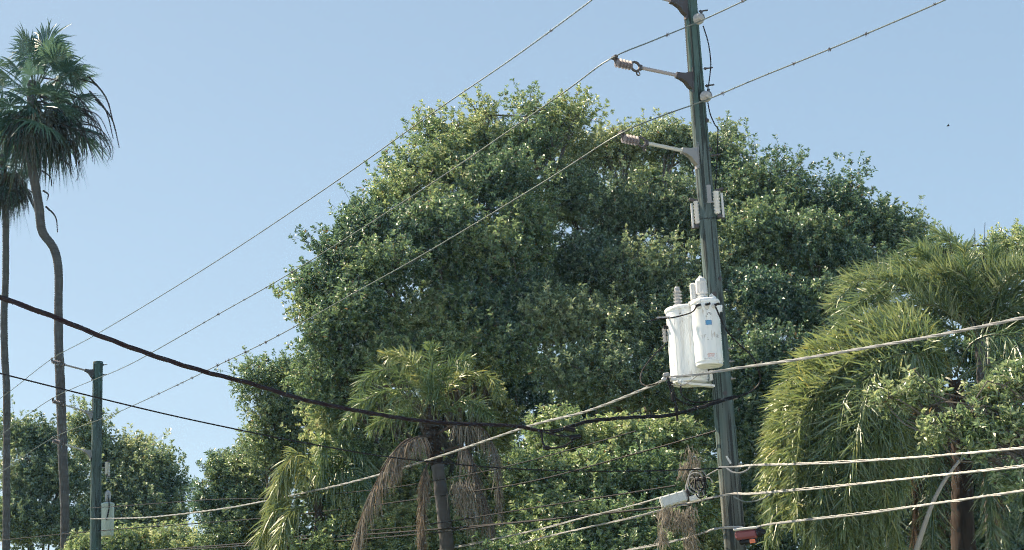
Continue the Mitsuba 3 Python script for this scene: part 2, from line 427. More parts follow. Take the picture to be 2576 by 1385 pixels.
make_tree('ear_tree', 'sunlit yellow green leafy tree below the splice box cables left of the near pole', [
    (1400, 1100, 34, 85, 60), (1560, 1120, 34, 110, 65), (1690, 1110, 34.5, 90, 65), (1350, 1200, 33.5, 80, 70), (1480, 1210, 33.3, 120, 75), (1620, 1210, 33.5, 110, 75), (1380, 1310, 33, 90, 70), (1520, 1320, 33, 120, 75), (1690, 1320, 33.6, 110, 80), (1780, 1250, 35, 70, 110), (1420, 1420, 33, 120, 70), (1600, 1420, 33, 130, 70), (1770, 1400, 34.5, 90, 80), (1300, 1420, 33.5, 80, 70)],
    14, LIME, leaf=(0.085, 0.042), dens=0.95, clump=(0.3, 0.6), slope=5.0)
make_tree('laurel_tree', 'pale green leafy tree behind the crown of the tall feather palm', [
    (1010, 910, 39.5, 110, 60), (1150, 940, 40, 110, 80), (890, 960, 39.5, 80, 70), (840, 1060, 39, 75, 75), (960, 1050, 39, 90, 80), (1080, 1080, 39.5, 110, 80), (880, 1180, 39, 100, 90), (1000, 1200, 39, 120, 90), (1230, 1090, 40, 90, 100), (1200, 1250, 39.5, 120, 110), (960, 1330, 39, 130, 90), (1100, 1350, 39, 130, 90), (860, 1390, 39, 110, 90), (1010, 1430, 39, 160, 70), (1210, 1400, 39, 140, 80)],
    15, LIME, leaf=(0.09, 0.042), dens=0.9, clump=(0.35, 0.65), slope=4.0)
make_tree('cedar_elm', 'dark slender tree left of the tall oak, crossed by the thick dark cable', [
    (730, 950, 44, 75, 55), (650, 970, 44, 55, 55), (690, 1040, 43.8, 80, 60), (760, 1040, 43.8, 60, 70), (670, 1110, 43.8, 60, 60), (740, 1140, 43.8, 70, 70)],
    16, DARK, leaf=(0.085, 0.036), dens=0.9, gap=0.3)
make_tree('holly_tree', 'low dark round tree between the background trees and the small palm', [
    (570, 1190, 46, 65, 60), (640, 1180, 45.6, 70, 60), (540, 1270, 46, 60, 60), (630, 1270, 45.6, 90, 75), (580, 1350, 45.6, 110, 60), (690, 1350, 45.6, 70, 70)],
    17, DARK, leaf=(0.085, 0.036), dens=1.1)
make_tree('background_tree', 'hazy background tree behind the left palm trunks', [
    (40, 1100, 64, 60, 50), (110, 1110, 64, 60, 60), (60, 1190, 63.5, 90, 80), (150, 1210, 63.5, 90, 80), (60, 1310, 63, 110, 70), (180, 1330, 63, 100, 60)],
    18, GREY, leaf=(0.13, 0.06), clump=(0.5, 0.95), dens=0.9, sprigs=21)
make_tree('background_tree', 'hazy background tree right behind the far power pole', [
    (215, 1075, 66, 55, 40), (240, 1140, 66, 80, 60), (330, 1150, 66, 70, 55), (400, 1180, 65, 55, 45), (430, 1230, 65, 45, 50), (300, 1240, 65, 110, 60), (400, 1290, 64.5, 90, 55), (290, 1330, 64, 120, 55)],
    19, GREY, leaf=(0.13, 0.06), clump=(0.5, 0.95), dens=0.8, sprigs=21)
make_tree('lime_bush', 'sunlit lime green bush at the foot of the far power pole', [
    (330, 1375, 54, 100, 35), (230, 1390, 54, 70, 28), (440, 1370, 53.5, 70, 40), (500, 1400, 53, 90, 40)],
    20, LIME, leaf=(0.1, 0.045), clump=(0.35, 0.6), dens=1.2, category='bush')
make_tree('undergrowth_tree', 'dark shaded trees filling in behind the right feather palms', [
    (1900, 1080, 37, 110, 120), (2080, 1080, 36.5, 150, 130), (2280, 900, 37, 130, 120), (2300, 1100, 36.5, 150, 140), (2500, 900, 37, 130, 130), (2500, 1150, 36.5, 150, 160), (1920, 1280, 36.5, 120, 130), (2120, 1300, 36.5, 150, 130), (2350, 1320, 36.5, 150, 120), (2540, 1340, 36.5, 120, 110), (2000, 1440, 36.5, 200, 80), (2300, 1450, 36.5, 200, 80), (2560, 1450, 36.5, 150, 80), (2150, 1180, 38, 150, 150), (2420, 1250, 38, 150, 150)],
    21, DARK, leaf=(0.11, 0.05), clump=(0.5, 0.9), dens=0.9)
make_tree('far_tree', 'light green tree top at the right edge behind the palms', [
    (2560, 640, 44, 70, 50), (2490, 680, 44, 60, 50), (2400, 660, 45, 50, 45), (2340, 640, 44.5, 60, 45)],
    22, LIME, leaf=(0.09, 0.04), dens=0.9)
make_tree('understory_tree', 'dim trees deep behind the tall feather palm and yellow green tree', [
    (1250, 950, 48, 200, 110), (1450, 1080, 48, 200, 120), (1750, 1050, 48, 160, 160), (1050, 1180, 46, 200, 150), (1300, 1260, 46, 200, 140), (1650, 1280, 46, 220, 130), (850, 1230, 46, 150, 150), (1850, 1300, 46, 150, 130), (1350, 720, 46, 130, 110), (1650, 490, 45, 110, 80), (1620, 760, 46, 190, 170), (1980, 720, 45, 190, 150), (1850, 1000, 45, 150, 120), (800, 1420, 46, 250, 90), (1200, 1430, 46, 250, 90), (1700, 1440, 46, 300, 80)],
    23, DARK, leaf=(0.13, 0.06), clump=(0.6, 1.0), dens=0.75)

# oak branch that reaches in from the right, nearer than the palms
make_tree('oak_branch_tree', 'small leaved oak reaching in from the right edge in front of the palms', [
    (2555, 960, 23, 60, 75), (2490, 1010, 23, 60, 50), (2430, 1065, 22.8, 80, 42), (2350, 1085, 22.8, 45, 32), (2540, 1075, 22.8, 75, 50), (2470, 1110, 22.7, 75, 28), (2560, 1210, 22.5, 42, 32), (2300, 1000, 23.2, 70, 40), (2220, 1000, 23.4, 30, 22)],
    24, [(0.07, 0.115, 0.05), (0.11, 0.155, 0.065), (0.16, 0.195, 0.09), (0.21, 0.235, 0.115)], trunk=(10.5, 22.5), leaf=(0.095, 0.036), clump=(0.16, 0.32), dens=0.42, sprigs=13, per=8, shell=0.1, gap=0.33)


# ------------------------------------------------------------------ feather palms
def ribbons(base, d, width_dir, L, Wd, droop, col, segs=3, curl=None):
    """leaflets: narrow strips that bend down with their own weight"""
    n = len(base); tau = np.linspace(0, 1, segs + 1)
    prof = np.interp(tau, [0, 0.15, 0.5, 0.85, 1], [0.55, 1.0, 0.95, 0.55, 0.06])
    P = base[:, None] + d[:, None] * (L[:, None] * tau)[..., None]
    P[..., 2] -= droop[:, None] * L[:, None] * tau ** 2
    wv = width_dir[:, None] * (Wd[:, None] * prof / 2)[..., None]
    v = np.stack([P - wv, P + wv], 2)                     # n, segs+1, 2, 3
    idx = np.arange(n * (segs + 1) * 2).reshape(n, segs + 1, 2)
    a, b, c, e = idx[:, :-1, 0], idx[:, :-1, 1], idx[:, 1:, 1], idx[:, 1:, 0]
    f = np.concatenate([np.stack([a, b, c], -1).reshape(-1, 3), np.stack([a, c, e], -1).reshape(-1, 3)])
    return v.reshape(-1, 3), f, np.repeat(col, (segs + 1) * 2, 0)


def frond(parent, ctrl, rng, n=110, L=0.55, Wd=0.026, droop=0.45, plume=0.6, tone=((0.03, 0.055, 0.02), (0.075, 0.10, 0.03)), dry=False, start=0.18, rach=0.022, label=None, hang=0.0, fwd_mix=0.7, name='frond', rach_col=None, hanging=0.0, rim=False):
    P = spline([at(*c) if len(c) == 3 and c[1] > 60 else np.asarray(c) for c in ctrl], 60)
    t, A, B = frames(P)
    m = tube(P, np.linspace(1, 0.15, 60) * rach, 6)
    tone = np.asarray(tone, float)
    rc = np.tile(np.asarray(rach_col if rach_col is not None else tone.mean(0) * [1.1, 1.05, 1.0]), (len(m.vertices), 1))
    s = np.sort(rng.uniform(start, 1, 2 * n))
    k = np.minimum((s * 59).astype(int), 58); fr = (s * 59 - k)[:, None]
    base = P[k] * (1 - fr) + P[k + 1] * fr
    tt = t[k]
    upv = np.array([0, 0, 1.0])
    lat = norm(np.cross(tt, upv) + 1e-3)
    nup = np.cross(lat, tt)
    sg = np.where(rng.random(2 * n) < 0.5, -1, 1)
    ph = rng.normal(size=2 * n) * plume
    sdv = lat * (sg * np.cos(ph))[:, None] + nup * np.sin(ph)[:, None]
    if rim:                                         # leaflets that all stand up from the outer side of the arch
        sdv = nup * np.cos(ph)[:, None] + lat * np.sin(ph)[:, None]
    fw = fwd_mix + 0.5 * s + rng.normal(size=2 * n) * 0.15
    d = norm(sdv + rng.normal(size=(2 * n, 3)) * (0.34 if rim else 0.2) + tt * fw[:, None] + np.array([0, 0, -hang]))
    Ls = L * np.interp(s, [0, start, 0.35, 0.75, 1], [0.5, 0.6, 1, 0.9, 0.45]) * rng.uniform(0.75, 1.15, 2 * n)
    hg = rng.random(2 * n) < hanging
    nh = hg.sum()
    if nh:
        d[hg] = norm(np.stack([rng.normal(size=nh) * 0.28 - 0.12, rng.normal(size=nh) * 0.4, -np.ones(nh)], 1) + tt[hg] * 0.25)
        Ls[hg] *= 1.25
    wdir = norm(np.cross(d, nup * 0.6 + rng.normal(size=(2 * n, 3)) * 0.6))
    q = np.clip(rng.random((2 * n, 1)) * 0.8 + 0.2 * rng.random(), 0, 1)
    col = tone[0] * (1 - q) + tone[1] * q
    yl = rng.random(2 * n) < 0.05
    col[yl] = col[yl] * [1.7, 1.35, 1.1]
    v, f, c = ribbons(base, d, wdir, Ls, Wd * rng.uniform(0.7, 1.2, 2 * n), droop * rng.uniform(0.6, 1.4, 2 * n), col, 4 if L > 0.3 else 3)
    V = np.vstack([m.vertices, v]); Fc = np.vstack([m.faces, f + len(m.vertices)])
    return part(parent, name, (V, Fc), 'leaf_dry' if dry else 'leaf_palm', smooth=False, color=np.clip(np.vstack([rc, c * (1.3 if dry else GAIN)]), 0, 1), label=label)


def palm_trunk(parent, ctrl, r, bsdf='palm_bark', name='trunk', seed=0, rough=0.06):
    P = spline(ctrl, 120)
    rng = np.random.default_rng(seed)
    m = tube(P, np.interp(np.linspace(0, 1, 120), np.linspace(0, 1, len(r)), r) * (1 + rough * rng.normal(size=120) * 0.5), 18)
    v = np.array(m.vertices)
    nz = meshkit.fbm(v * [6, 6, 9], 3, seed) - 0.5
    ax = P[np.minimum(np.arange(len(v)) // 18, 119)]
    m.vertices = v + norm(v - ax + 1e-9) * (nz * rough * 2 * np.mean(r))[:, None]
    return part(parent, name, m, bsdf)


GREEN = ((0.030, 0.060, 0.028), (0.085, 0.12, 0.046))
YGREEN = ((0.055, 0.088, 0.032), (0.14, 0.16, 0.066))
DRYC = ((0.09, 0.084, 0.076), (0.25, 0.228, 0.20))
DRYG = ((0.11, 0.095, 0.085), (0.26, 0.23, 0.205))

rng = np.random.default_rng(5)
rp = thing('feather_palm', 'large drooping feather palm nearest the right of the power pole with brown fibrous trunk', 'palm tree')
b = at(2425, 1385, 28.6)
palm_trunk(rp, [[b[0] + 0.15, 28.6, -0.2], [b[0] + 0.05, 28.6, b[2] * 0.5], b, at(2420, 1180, 28.6), at(2405, 960, 28.6)], [0.24, 0.22, 0.22, 0.18, 0.13], 'palm_fibre', seed=1, rough=0.05)
STIFF = dict(L=0.5, Wd=0.023, droop=0.15, plume=1.25, hang=0.1, fwd_mix=0.3, hanging=0.5)
for k in range(26):                                 # the dome of fronds that arches left and down beside the pole
    j = lambda a: rng.normal() * a
    w = k / 25
    Yf = 28.4 - 1.5 * w + j(0.2)
    x0 = 1935 + 230 * w
    frond(rp, [(2395, 950, 28.6), (2310 + j(18), 815 + 80 * w + j(14), Yf + 0.2), (2150 + 70 * w + j(22), 830 + 95 * w + j(18), Yf), (x0 + 70 + j(12), 950 + 70 * w + j(22), Yf - 0.3), (x0 + 10 + j(8), 1130 + 40 * w + j(24), Yf - 0.4), (x0 - 10 + j(16), 1330 + j(60), Yf - 0.4)],
          rng, n=270, tone=((0.034, 0.064, 0.032), (0.10, 0.13, 0.052)), **STIFF)
for k in range(7):
    j = lambda a: rng.normal() * a
    frond(rp, [(2400, 985, 28.5), (2340 + j(14), 970 + 14 * k, 27.6), (2235 + 12 * k + j(12), 985 + 20 * k, 27.1), (2160 + 18 * k, 1080 + 22 * k + j(14), 26.8), (2125 + 20 * k, 1230 + j(24), 26.7), (2115 + 26 * k, 1400 + j(30), 26.7)],
          rng, n=240, tone=((0.045, 0.078, 0.034), (0.14, 0.165, 0.065)), **STIFF)
for k in range(7):
    j = lambda a: rng.normal() * a
    frond(rp, [(2395, 945, 28.5), (2310 + j(20), 800 + 10 * k, 28.1 - 0.15 * k), (2150 + 8 * k + j(20), 815 + 12 * k, 27.9 - 0.15 * k), (2010 + 9 * k + j(8), 920 + 10 * k, 27.6 - 0.12 * k), (1945 + 10 * k + j(6), 1080 + j(15), 27.4 - 0.12 * k), (1915 + 14 * k + j(6), 1270 + j(40), 27.2 - 0.1 * k)],
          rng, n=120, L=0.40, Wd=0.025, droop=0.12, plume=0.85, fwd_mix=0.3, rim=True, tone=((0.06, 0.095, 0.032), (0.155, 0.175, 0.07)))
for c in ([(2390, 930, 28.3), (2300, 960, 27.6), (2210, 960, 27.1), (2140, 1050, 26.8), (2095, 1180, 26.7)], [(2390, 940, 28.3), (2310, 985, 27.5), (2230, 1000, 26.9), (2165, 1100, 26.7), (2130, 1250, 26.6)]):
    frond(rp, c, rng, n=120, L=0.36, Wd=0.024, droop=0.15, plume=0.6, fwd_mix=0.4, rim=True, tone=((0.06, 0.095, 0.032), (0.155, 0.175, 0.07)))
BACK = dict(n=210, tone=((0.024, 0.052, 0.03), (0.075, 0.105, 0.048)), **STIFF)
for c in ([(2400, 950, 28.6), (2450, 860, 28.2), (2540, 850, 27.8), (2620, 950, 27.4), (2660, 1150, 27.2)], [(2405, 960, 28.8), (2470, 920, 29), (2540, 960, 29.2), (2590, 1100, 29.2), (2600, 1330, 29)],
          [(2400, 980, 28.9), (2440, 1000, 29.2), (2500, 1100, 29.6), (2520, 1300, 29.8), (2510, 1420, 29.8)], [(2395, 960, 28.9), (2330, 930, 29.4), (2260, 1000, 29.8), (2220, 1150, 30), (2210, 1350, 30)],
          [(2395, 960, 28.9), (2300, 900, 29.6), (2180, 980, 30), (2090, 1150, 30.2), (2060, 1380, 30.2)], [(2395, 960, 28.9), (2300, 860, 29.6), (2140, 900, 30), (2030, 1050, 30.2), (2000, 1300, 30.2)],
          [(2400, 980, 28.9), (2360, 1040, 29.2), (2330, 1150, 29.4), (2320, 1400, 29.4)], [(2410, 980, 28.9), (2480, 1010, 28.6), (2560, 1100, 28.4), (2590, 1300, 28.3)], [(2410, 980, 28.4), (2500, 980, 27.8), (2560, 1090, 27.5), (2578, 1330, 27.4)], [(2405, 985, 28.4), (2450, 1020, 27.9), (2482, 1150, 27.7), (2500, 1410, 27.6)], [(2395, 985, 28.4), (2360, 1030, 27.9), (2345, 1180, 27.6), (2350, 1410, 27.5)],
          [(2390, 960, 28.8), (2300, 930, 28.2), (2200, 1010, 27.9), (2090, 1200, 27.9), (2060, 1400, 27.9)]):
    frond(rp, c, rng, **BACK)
for c in ([(2400, 1000, 28.3), (2350, 1000, 28), (2310, 1100, 27.9), (2300, 1300, 27.9), (2295, 1420, 27.9)], [(2425, 1010, 28.3), (2470, 1040, 28.1), (2490, 1200, 28), (2495, 1420, 28)], [(2410, 1000, 28.3), (2395, 1060, 28.0), (2370, 1200, 27.9), (2350, 1420, 27.9)]):
    frond(rp, c, rng, n=110, L=0.45, Wd=0.02, droop=0.8, plume=0.5, tone=((0.04, 0.033, 0.028), (0.10, 0.08, 0.064)), dry=True, hang=0.9, label='dead brown hanging frond')
part(rp, 'dead_stalk', tube(spline([at(2450, 1120, 26.6), at(2390, 1190, 26.5), at(2345, 1270, 26.4), at(2300, 1400, 26.4)], 24), np.linspace(0.018, 0.045, 24), 8), 'dead_wood', label='pale bare dead frond stalk hanging across the trunk')

rp2 = thing('feather_palm', 'feather palm at the right edge with upright fronds against the sky', 'palm tree')
palm_trunk(rp2, [[at(2500, 1385, 31.5)[0], 31.5, -0.2], at(2495, 1250, 31.5), at(2480, 1000, 31.5), at(2468, 850, 31.5)], [0.2, 0.18, 0.16, 0.13], 'palm_bark', seed=2)
G2 = [[(2400, 740), (2285, 670), (2160, 690), (2090, 790)], [(2380, 790), (2250, 730), (2130, 780), (2070, 900)], [(2425, 740), (2350, 660), (2270, 610)], [(2440, 720), (2400, 640), (2350, 600)], [(2475, 730), (2490, 650), (2500, 600)],
      [(2510, 740), (2570, 680), (2640, 680)], [(2530, 790), (2620, 760), (2700, 850)], [(2430, 800), (2330, 770), (2220, 800), (2150, 880)], [(2500, 800), (2560, 780), (2600, 850)], [(2420, 780), (2350, 720), (2290, 700)], [(2450, 770), (2430, 700), (2420, 660)],
      [(2490, 770), (2530, 700), (2560, 650)], [(2520, 760), (2590, 720), (2650, 740)], [(2410, 830), (2320, 830), (2230, 900)], [(2400, 760), (2300, 700), (2210, 690)], [(2420, 740), (2330, 650), (2285, 615)], [(2410, 770), (2310, 690), (2240, 660)], [(2450, 760), (2440, 690), (2440, 640)], [(2390, 800), (2270, 760), (2170, 760), (2110, 830)],
      [(2400, 830), (2290, 800), (2180, 830), (2110, 900)], [(2540, 800), (2600, 730), (2640, 720)], [(2510, 740), (2540, 670), (2560, 640)], [(2530, 830), (2590, 800), (2640, 860)], [(2430, 790), (2380, 720), (2330, 680)]]
for k, c in enumerate(G2):
    dY = rng.uniform(-1.3, 1.0)
    frond(rp2, [(2465, 860, 31.5)] + [(x + rng.normal() * 8, y + rng.normal() * 8, 31.5 + dY * (i + 1) / len(c)) for i, (x, y) in enumerate(c)], rng, n=150, L=0.56, Wd=0.024, droop=0.2, plume=1.2,
          tone=((0.034, 0.064, 0.034), (0.105, 0.14, 0.058)), fwd_mix=0.9)
for c in ([(2400, 790), (2290, 725), (2170, 715), (2095, 790)], [(2430, 750), (2340, 680), (2250, 690), (2180, 730)], [(2430, 770), (2350, 740), (2240, 745), (2140, 790)], [(2500, 745), (2560, 700), (2630, 700)], [(2440, 740), (2390, 690), (2330, 690)], [(2480, 740), (2520, 690), (2570, 690)], [(2420, 800), (2320, 780), (2210, 800)]):
    dY = rng.uniform(-1.3, -0.2)
    frond(rp2, [(2465, 860, 31.5)] + [(x + rng.normal() * 8, y + rng.normal() * 8, 31.5 + dY * (i + 1) / len(c)) for i, (x, y) in enumerate(c)], rng, n=110, L=0.55, Wd=0.022, droop=0.06, plume=0.5, fwd_mix=0.3, rim=True, tone=((0.045, 0.078, 0.036), (0.13, 0.155, 0.068)))
for k in range(3):
    x, y = ((2452, 575), (2385, 590), (2478, 560))[k]
    part(rp2, 'spear_leaf', tube(spline([at(2465, 850, 31.5), at(2455 + (x - 2452) * 0.6, 720, 31.4), at(x, y, 31.3)], 16), np.linspace(0.02, 0.004, 16), 6), 'palm_fibre')

cp = thing('feather_palm', 'tall feather palm with ringed grey trunk and dead brown fronds hanging around it', 'palm tree')
b = at(1125, 1385, 33.5)
palm_trunk(cp, [[b[0] + 0.2, 33.5, -0.2], [b[0] + 0.1, 33.5, b[2] * 0.6], b, at(1112, 1260, 33.5), at(1100, 1165, 33.5)], [0.17, 0.155, 0.148, 0.14, 0.125], seed=3)
palm_trunk(cp, [at(1100, 1170, 33.5), at(1088, 1120, 33.5), at(1085, 1060, 33.5), at(1085, 1020, 33.5)], [0.13, 0.17, 0.15, 0.07], 'palm_fibre', name='crown_shaft', seed=4, rough=0.12)
for c, tn in (([(1055, 1010), (1000, 935), (930, 945), (890, 1010)], GREEN), ([(1050, 1030), (985, 985), (915, 1010), (860, 1070)], GREEN), ([(1075, 980), (1050, 915), (1010, 880)], YGREEN), ([(1085, 970), (1090, 900), (1085, 860)], GREEN),
              ([(1105, 980), (1140, 915), (1185, 900)], GREEN), ([(1115, 1000), (1170, 940), (1230, 950), (1260, 1000)], YGREEN), ([(1060, 960), (1020, 900), (960, 890)], YGREEN), ([(1050, 1050), (990, 1040), (930, 1080)], GREEN), ([(1125, 1030), (1180, 1010), (1240, 1050)], GREEN)):
    dY = rng.uniform(-1.2, 0.5)
    frond(cp, [(1087, 1075, 33.5)] + [(x, y, 33.5 + dY * (i + 1) / len(c)) for i, (x, y) in enumerate(c)], rng, n=130, L=0.40, Wd=0.021, droop=0.22, plume=0.85, tone=tn, start=0.22, hanging=0.08, fwd_mix=0.6)
for c, kw in (([(1085, 1105, 33.5), (1020, 1110, 32.6), (965, 1180, 32.4), (915, 1290, 32.3), (880, 1420, 32.3)], dict(n=170, L=0.5, tone=DRYC)),
              ([(1095, 1095, 33.5), (1160, 1065, 32.7), (1225, 1090, 32.5), (1250, 1180, 32.4), (1258, 1300, 32.4)], dict(n=110, L=0.38, tone=DRYC)),
              ([(1100, 1140, 33.5), (1170, 1130, 32.8), (1205, 1220, 32.7), (1235, 1310, 32.6), (1275, 1420, 32.6)], dict(n=170, L=0.55, tone=DRYG)),
              ([(1085, 1150, 33.5), (1068, 1190, 32.9), (1062, 1280, 32.8), (1060, 1420, 32.8)], dict(n=240, L=0.34, tone=((0.10, 0.088, 0.074), (0.24, 0.205, 0.17)))),
              ([(1090, 1100, 33.5), (1050, 1100, 32.7), (1010, 1130, 32.5), (985, 1200, 32.5)], dict(n=80, L=0.4, tone=DRYG))):
    frond(cp, c, rng, Wd=0.018, droop=0.5, plume=0.6, hang=1.6, dry=True, start=0.22, rach=0.028, fwd_mix=0.3, label='dead brown frond hanging down', rach_col=(0.11, 0.09, 0.082), **kw)

sp = thing('feather_palm', 'small yellowish feather palm left of the tall one with dark thin trunk', 'palm tree')
b = at(802, 1385, 37.3)
palm_trunk(sp, [[b[0], 37.3, -0.2], [b[0] + 0.05, 37.3, b[2] * 0.6], b, at(802, 1310, 37.3), at(800, 1235, 37.3)], [0.14, 0.13, 0.13, 0.12, 0.08], 'palm_fibre', seed=6)
for c, tn in (([(785, 1170), (745, 1140), (708, 1190), (695, 1270)], YGREEN), ([(770, 1200), (725, 1185), (690, 1240), (680, 1300)], YGREEN), ([(835, 1150), (870, 1112), (915, 1145), (935, 1210)], GREEN), ([(760, 1250), (705, 1270), (665, 1330), (645, 1400)], YGREEN), ([(775, 1270), (730, 1290), (705, 1350), (695, 1410)], YGREEN),
              ([(830, 1200), (880, 1180), (920, 1240)], GREEN), ([(815, 1150), (816, 1105)], GREEN), ([(840, 1230), (890, 1260), (910, 1340)], GREEN)):
    dY = rng.uniform(-1.2, 0.3)
    frond(sp, [(800, 1245, 37.3)] + [(x, y, 37.3 + dY * (i + 1) / len(c)) for i, (x, y) in enumerate(c)], rng, n=130, L=0.48, Wd=0.028, droop=0.4, plume=1.0, tone=tn, start=0.22, hang=0.2, hanging=0.3)


# ------------------------------------------------------------------ fan palms (left)
def fan(parent, hub, p, side, blade, petiole, rng, tone, droop=0.35, dry=False, spread=2.0, nseg=30, ragged=0.0, label=None):
    """a fan leaf: stalk from the hub along p, pleated blade of joined segments with free drooping tips"""
    p = norm(p); side = norm(side - p * np.dot(side, p)); nr = np.cross(side, p)
    st = hub + p * petiole; st = st + np.array([0, 0, -0.12 * petiole * (1 - abs(p[2]))])
    stalk = tube(spline([hub, (hub + st) / 2 + [0, 0, 0.06 * petiole], st], 8), np.linspace(0.03, 0.018, 8), 5)
    an = np.linspace(-spread, spread, nseg) + rng.normal(size=nseg) * 0.02
    L = blade * (0.72 + 0.28 * np.cos(an * 0.75)) * rng.uniform(0.88, 1.08, nseg)
    rr = np.array([0.0, 0.28, 0.55, 0.72, 0.88, 1.0])
    da = 2 * spread / nseg
    wid = np.minimum(rr, 0.55) * da * 1.08
    wid = wid * np.interp(rr, [0, 0.55, 0.72, 0.88, 1], [1, 1, 0.62, 0.3, 0.05])
    d = np.cos(an)[:, None] * p + np.sin(an)[:, None] * side
    e = -np.sin(an)[:, None] * p + np.cos(an)[:, None] * side
    P = st + d[:, None] * (L[:, None] * rr)[..., None] + nr * (0.16 * blade * (rr ** 2)[None, :, None] * np.abs(np.sin(an))[:, None, None])
    tipd = np.clip(rr - 0.45, 0, 1) ** 1.6
    P[..., 2] -= (droop * (1 + ragged * rng.random(nseg)))[:, None] * L[:, None] * tipd * 1.9
    P += (rng.normal(size=(nseg, 1, 3)) * 0.10 * (tipd * 2)[None, :, None]) * blade * (0.5 + ragged)
    w = (e[:, None] * (L[:, None] * wid / 2)[..., None])
    ridge = nr * (0.22 * wid[None, :] * L[:, None])[..., None]
    v = np.stack([P - w, P + ridge, P + w], 2)
    n, m = nseg, len(rr)
    idx = np.arange(n * m * 3).reshape(n, m, 3)
    q = []
    for a in (0, 1):
        A, B, C_, D = idx[:, :-1, a], idx[:, :-1, a + 1], idx[:, 1:, a + 1], idx[:, 1:, a]
        q += [np.stack([A, B, C_], -1).reshape(-1, 3), np.stack([A, C_, D], -1).reshape(-1, 3)]
    f = np.concatenate(q)
    tone = np.asarray(tone)
    col = tone[0] + (tone[1] - tone[0]) * np.clip(rng.random() * 0.6 + rng.random((n, 1)) * 0.4, 0, 1)
    V = np.vstack([stalk.vertices, v.reshape(-1, 3)]); Fc = np.vstack([stalk.faces, f + len(stalk.vertices)])
    c = np.vstack([np.tile(tone.mean(0) * [1.3, 1.05, 0.9], (len(stalk.vertices), 1)), np.repeat(col, m * 3, 0)])
    part(parent, 'fan_leaf', (V, Fc), 'leaf_dry' if dry else 'leaf_palm', smooth=False, color=np.clip(c * (1.3 if dry else GAIN), 0, 1), label=label)


FANG = ((0.020, 0.048, 0.044), (0.05, 0.088, 0.055))
FAND = ((0.035, 0.045, 0.045), (0.09, 0.092, 0.075))


def fan_palm(label, trunk_pts, radii, hub, scale, seed, n_green, n_dry, shift):
    rng = np.random.default_rng(seed)
    key = thing('fan_palm', label, 'palm tree')
    palm_trunk(key, trunk_pts, radii, seed=seed, rough=0.05)
    for k in range(n_green):
        el = np.interp((k + 0.5) / n_green, [0, 0.25, 0.7, 1], [1.35, 0.8, 0.15, -0.45]) + rng.normal() * 0.12
        az = k * 2.39996 + rng.normal() * 0.2
        p = np.array([math.cos(az) * math.cos(el), math.sin(az) * math.cos(el), math.sin(el)]) + shift
        sd = np.cross([0, 0, 1.0], p) + rng.normal(size=3) * 0.35
        fan(key, hub + np.array([0, 0, -0.02 * k]) * scale, p, sd, 0.9 * scale * rng.uniform(0.8, 1.1), 1.1 * scale * rng.uniform(0.7, 1.15), rng, FANG, droop=rng.uniform(0.12, 0.45), ragged=0.3)
    for k in range(n_dry):
        el = rng.uniform(-1.2, -0.3); az = rng.uniform(0, 2 * np.pi)
        p = np.array([math.cos(az) * math.cos(el), math.sin(az) * math.cos(el), math.sin(el)]) + shift * 0.8
        sd = np.cross([0, 0, 1.0], p) + rng.normal(size=3) * 0.5
        fan(key, hub + np.array([0, 0, -rng.uniform(0.1, 0.75)]) * scale, p, sd, 0.85 * scale * rng.uniform(0.7, 1.15), 0.8 * scale * rng.uniform(0.6, 1.2), rng, FAND if rng.random() < 0.6 else FANG, droop=rng.uniform(0.6, 1.1), dry=True, spread=1.7, nseg=22, ragged=1.2)
    return key, hub


YP = 57.0
tp = [at(163, 1345, YP), at(158, 1150, YP), at(153, 1000, YP), at(148, 880, YP), at(147, 780, YP), at(147, 680, YP), at(135, 625, YP), at(106, 582, YP), at(98, 520, YP), at(86, 450, YP), at(77, 390, YP), at(78, 300, YP), at(80, 205, YP)]
k1, hub1 = fan_palm('tall fan palm with a kinked trunk and shaggy windblown crown at the left', [np.array([tp[0][0] + 0.1, YP, -0.2])] + tp, [0.2, 0.165, 0.155, 0.15, 0.15, 0.15, 0.165, 0.16, 0.15, 0.14, 0.15, 0.16, 0.16, 0.14], at(88, 222, YP), 1.38, 31, 38, 26, np.array([0.22, 0, 0.0]))
rng = np.random.default_rng(77)
bits = []
for k in range(40):                            # long stringy flower stalks and torn fibres blown to the right
    x0, y0 = rng.uniform(90, 200), rng.uniform(190, 330)
    x1, y1 = x0 + rng.uniform(45, 110), y0 + rng.uniform(50, 120)
    Yk = YP - rng.uniform(-1, 1)
    bits.append(tube(spline([at(x0, y0, YP), at((x0 + x1) / 2 + 12, y0 + (y1 - y0) * 0.2, Yk), at(x1, y1, Yk), at(x1 + rng.uniform(-12, 14), y1 + rng.uniform(10, 40), Yk)], 12), np.linspace(0.03, 0.012, 12), 4))
for x0, y0, x1, y1 in ((220, 190, 290, 330), (225, 230, 285, 350), (240, 250, 300, 372), (105, 430, 130, 470), (115, 520, 145, 585), (150, 400, 180, 440), (108, 480, 118, 505)):
    bits.append(tube(spline([at(x0, y0, YP), at(x0 * 0.45 + x1 * 0.55 + 8, y0 * 0.6 + y1 * 0.4, YP), at(x1, y1, YP)], 10), np.linspace(0.034, 0.014, 10), 4))
part(k1, 'torn_fibres', cat(bits), 'palm_fibre', kind='stuff')
t2 = [at(15, 1385, 60), at(16, 1200, 60), at(17, 1000, 60), at(12, 900, 60), at(10, 800, 60), at(14, 700, 60), at(14, 560, 60), at(11, 460, 60), at(6, 390, 60)]
fan_palm('straight fan palm at the left edge with a dark hanging skirt of old leaves', [np.array([t2[0][0] + 0.1, 60, -0.2])] + t2, [0.2, 0.15, 0.14, 0.135, 0.13, 0.13, 0.13, 0.12, 0.12, 0.12], at(6, 398, 60), 0.95, 32, 20, 12, np.array([0.05, 0, 0]))
k3 = 'fan_palm_001'
rng = np.random.default_rng(78)
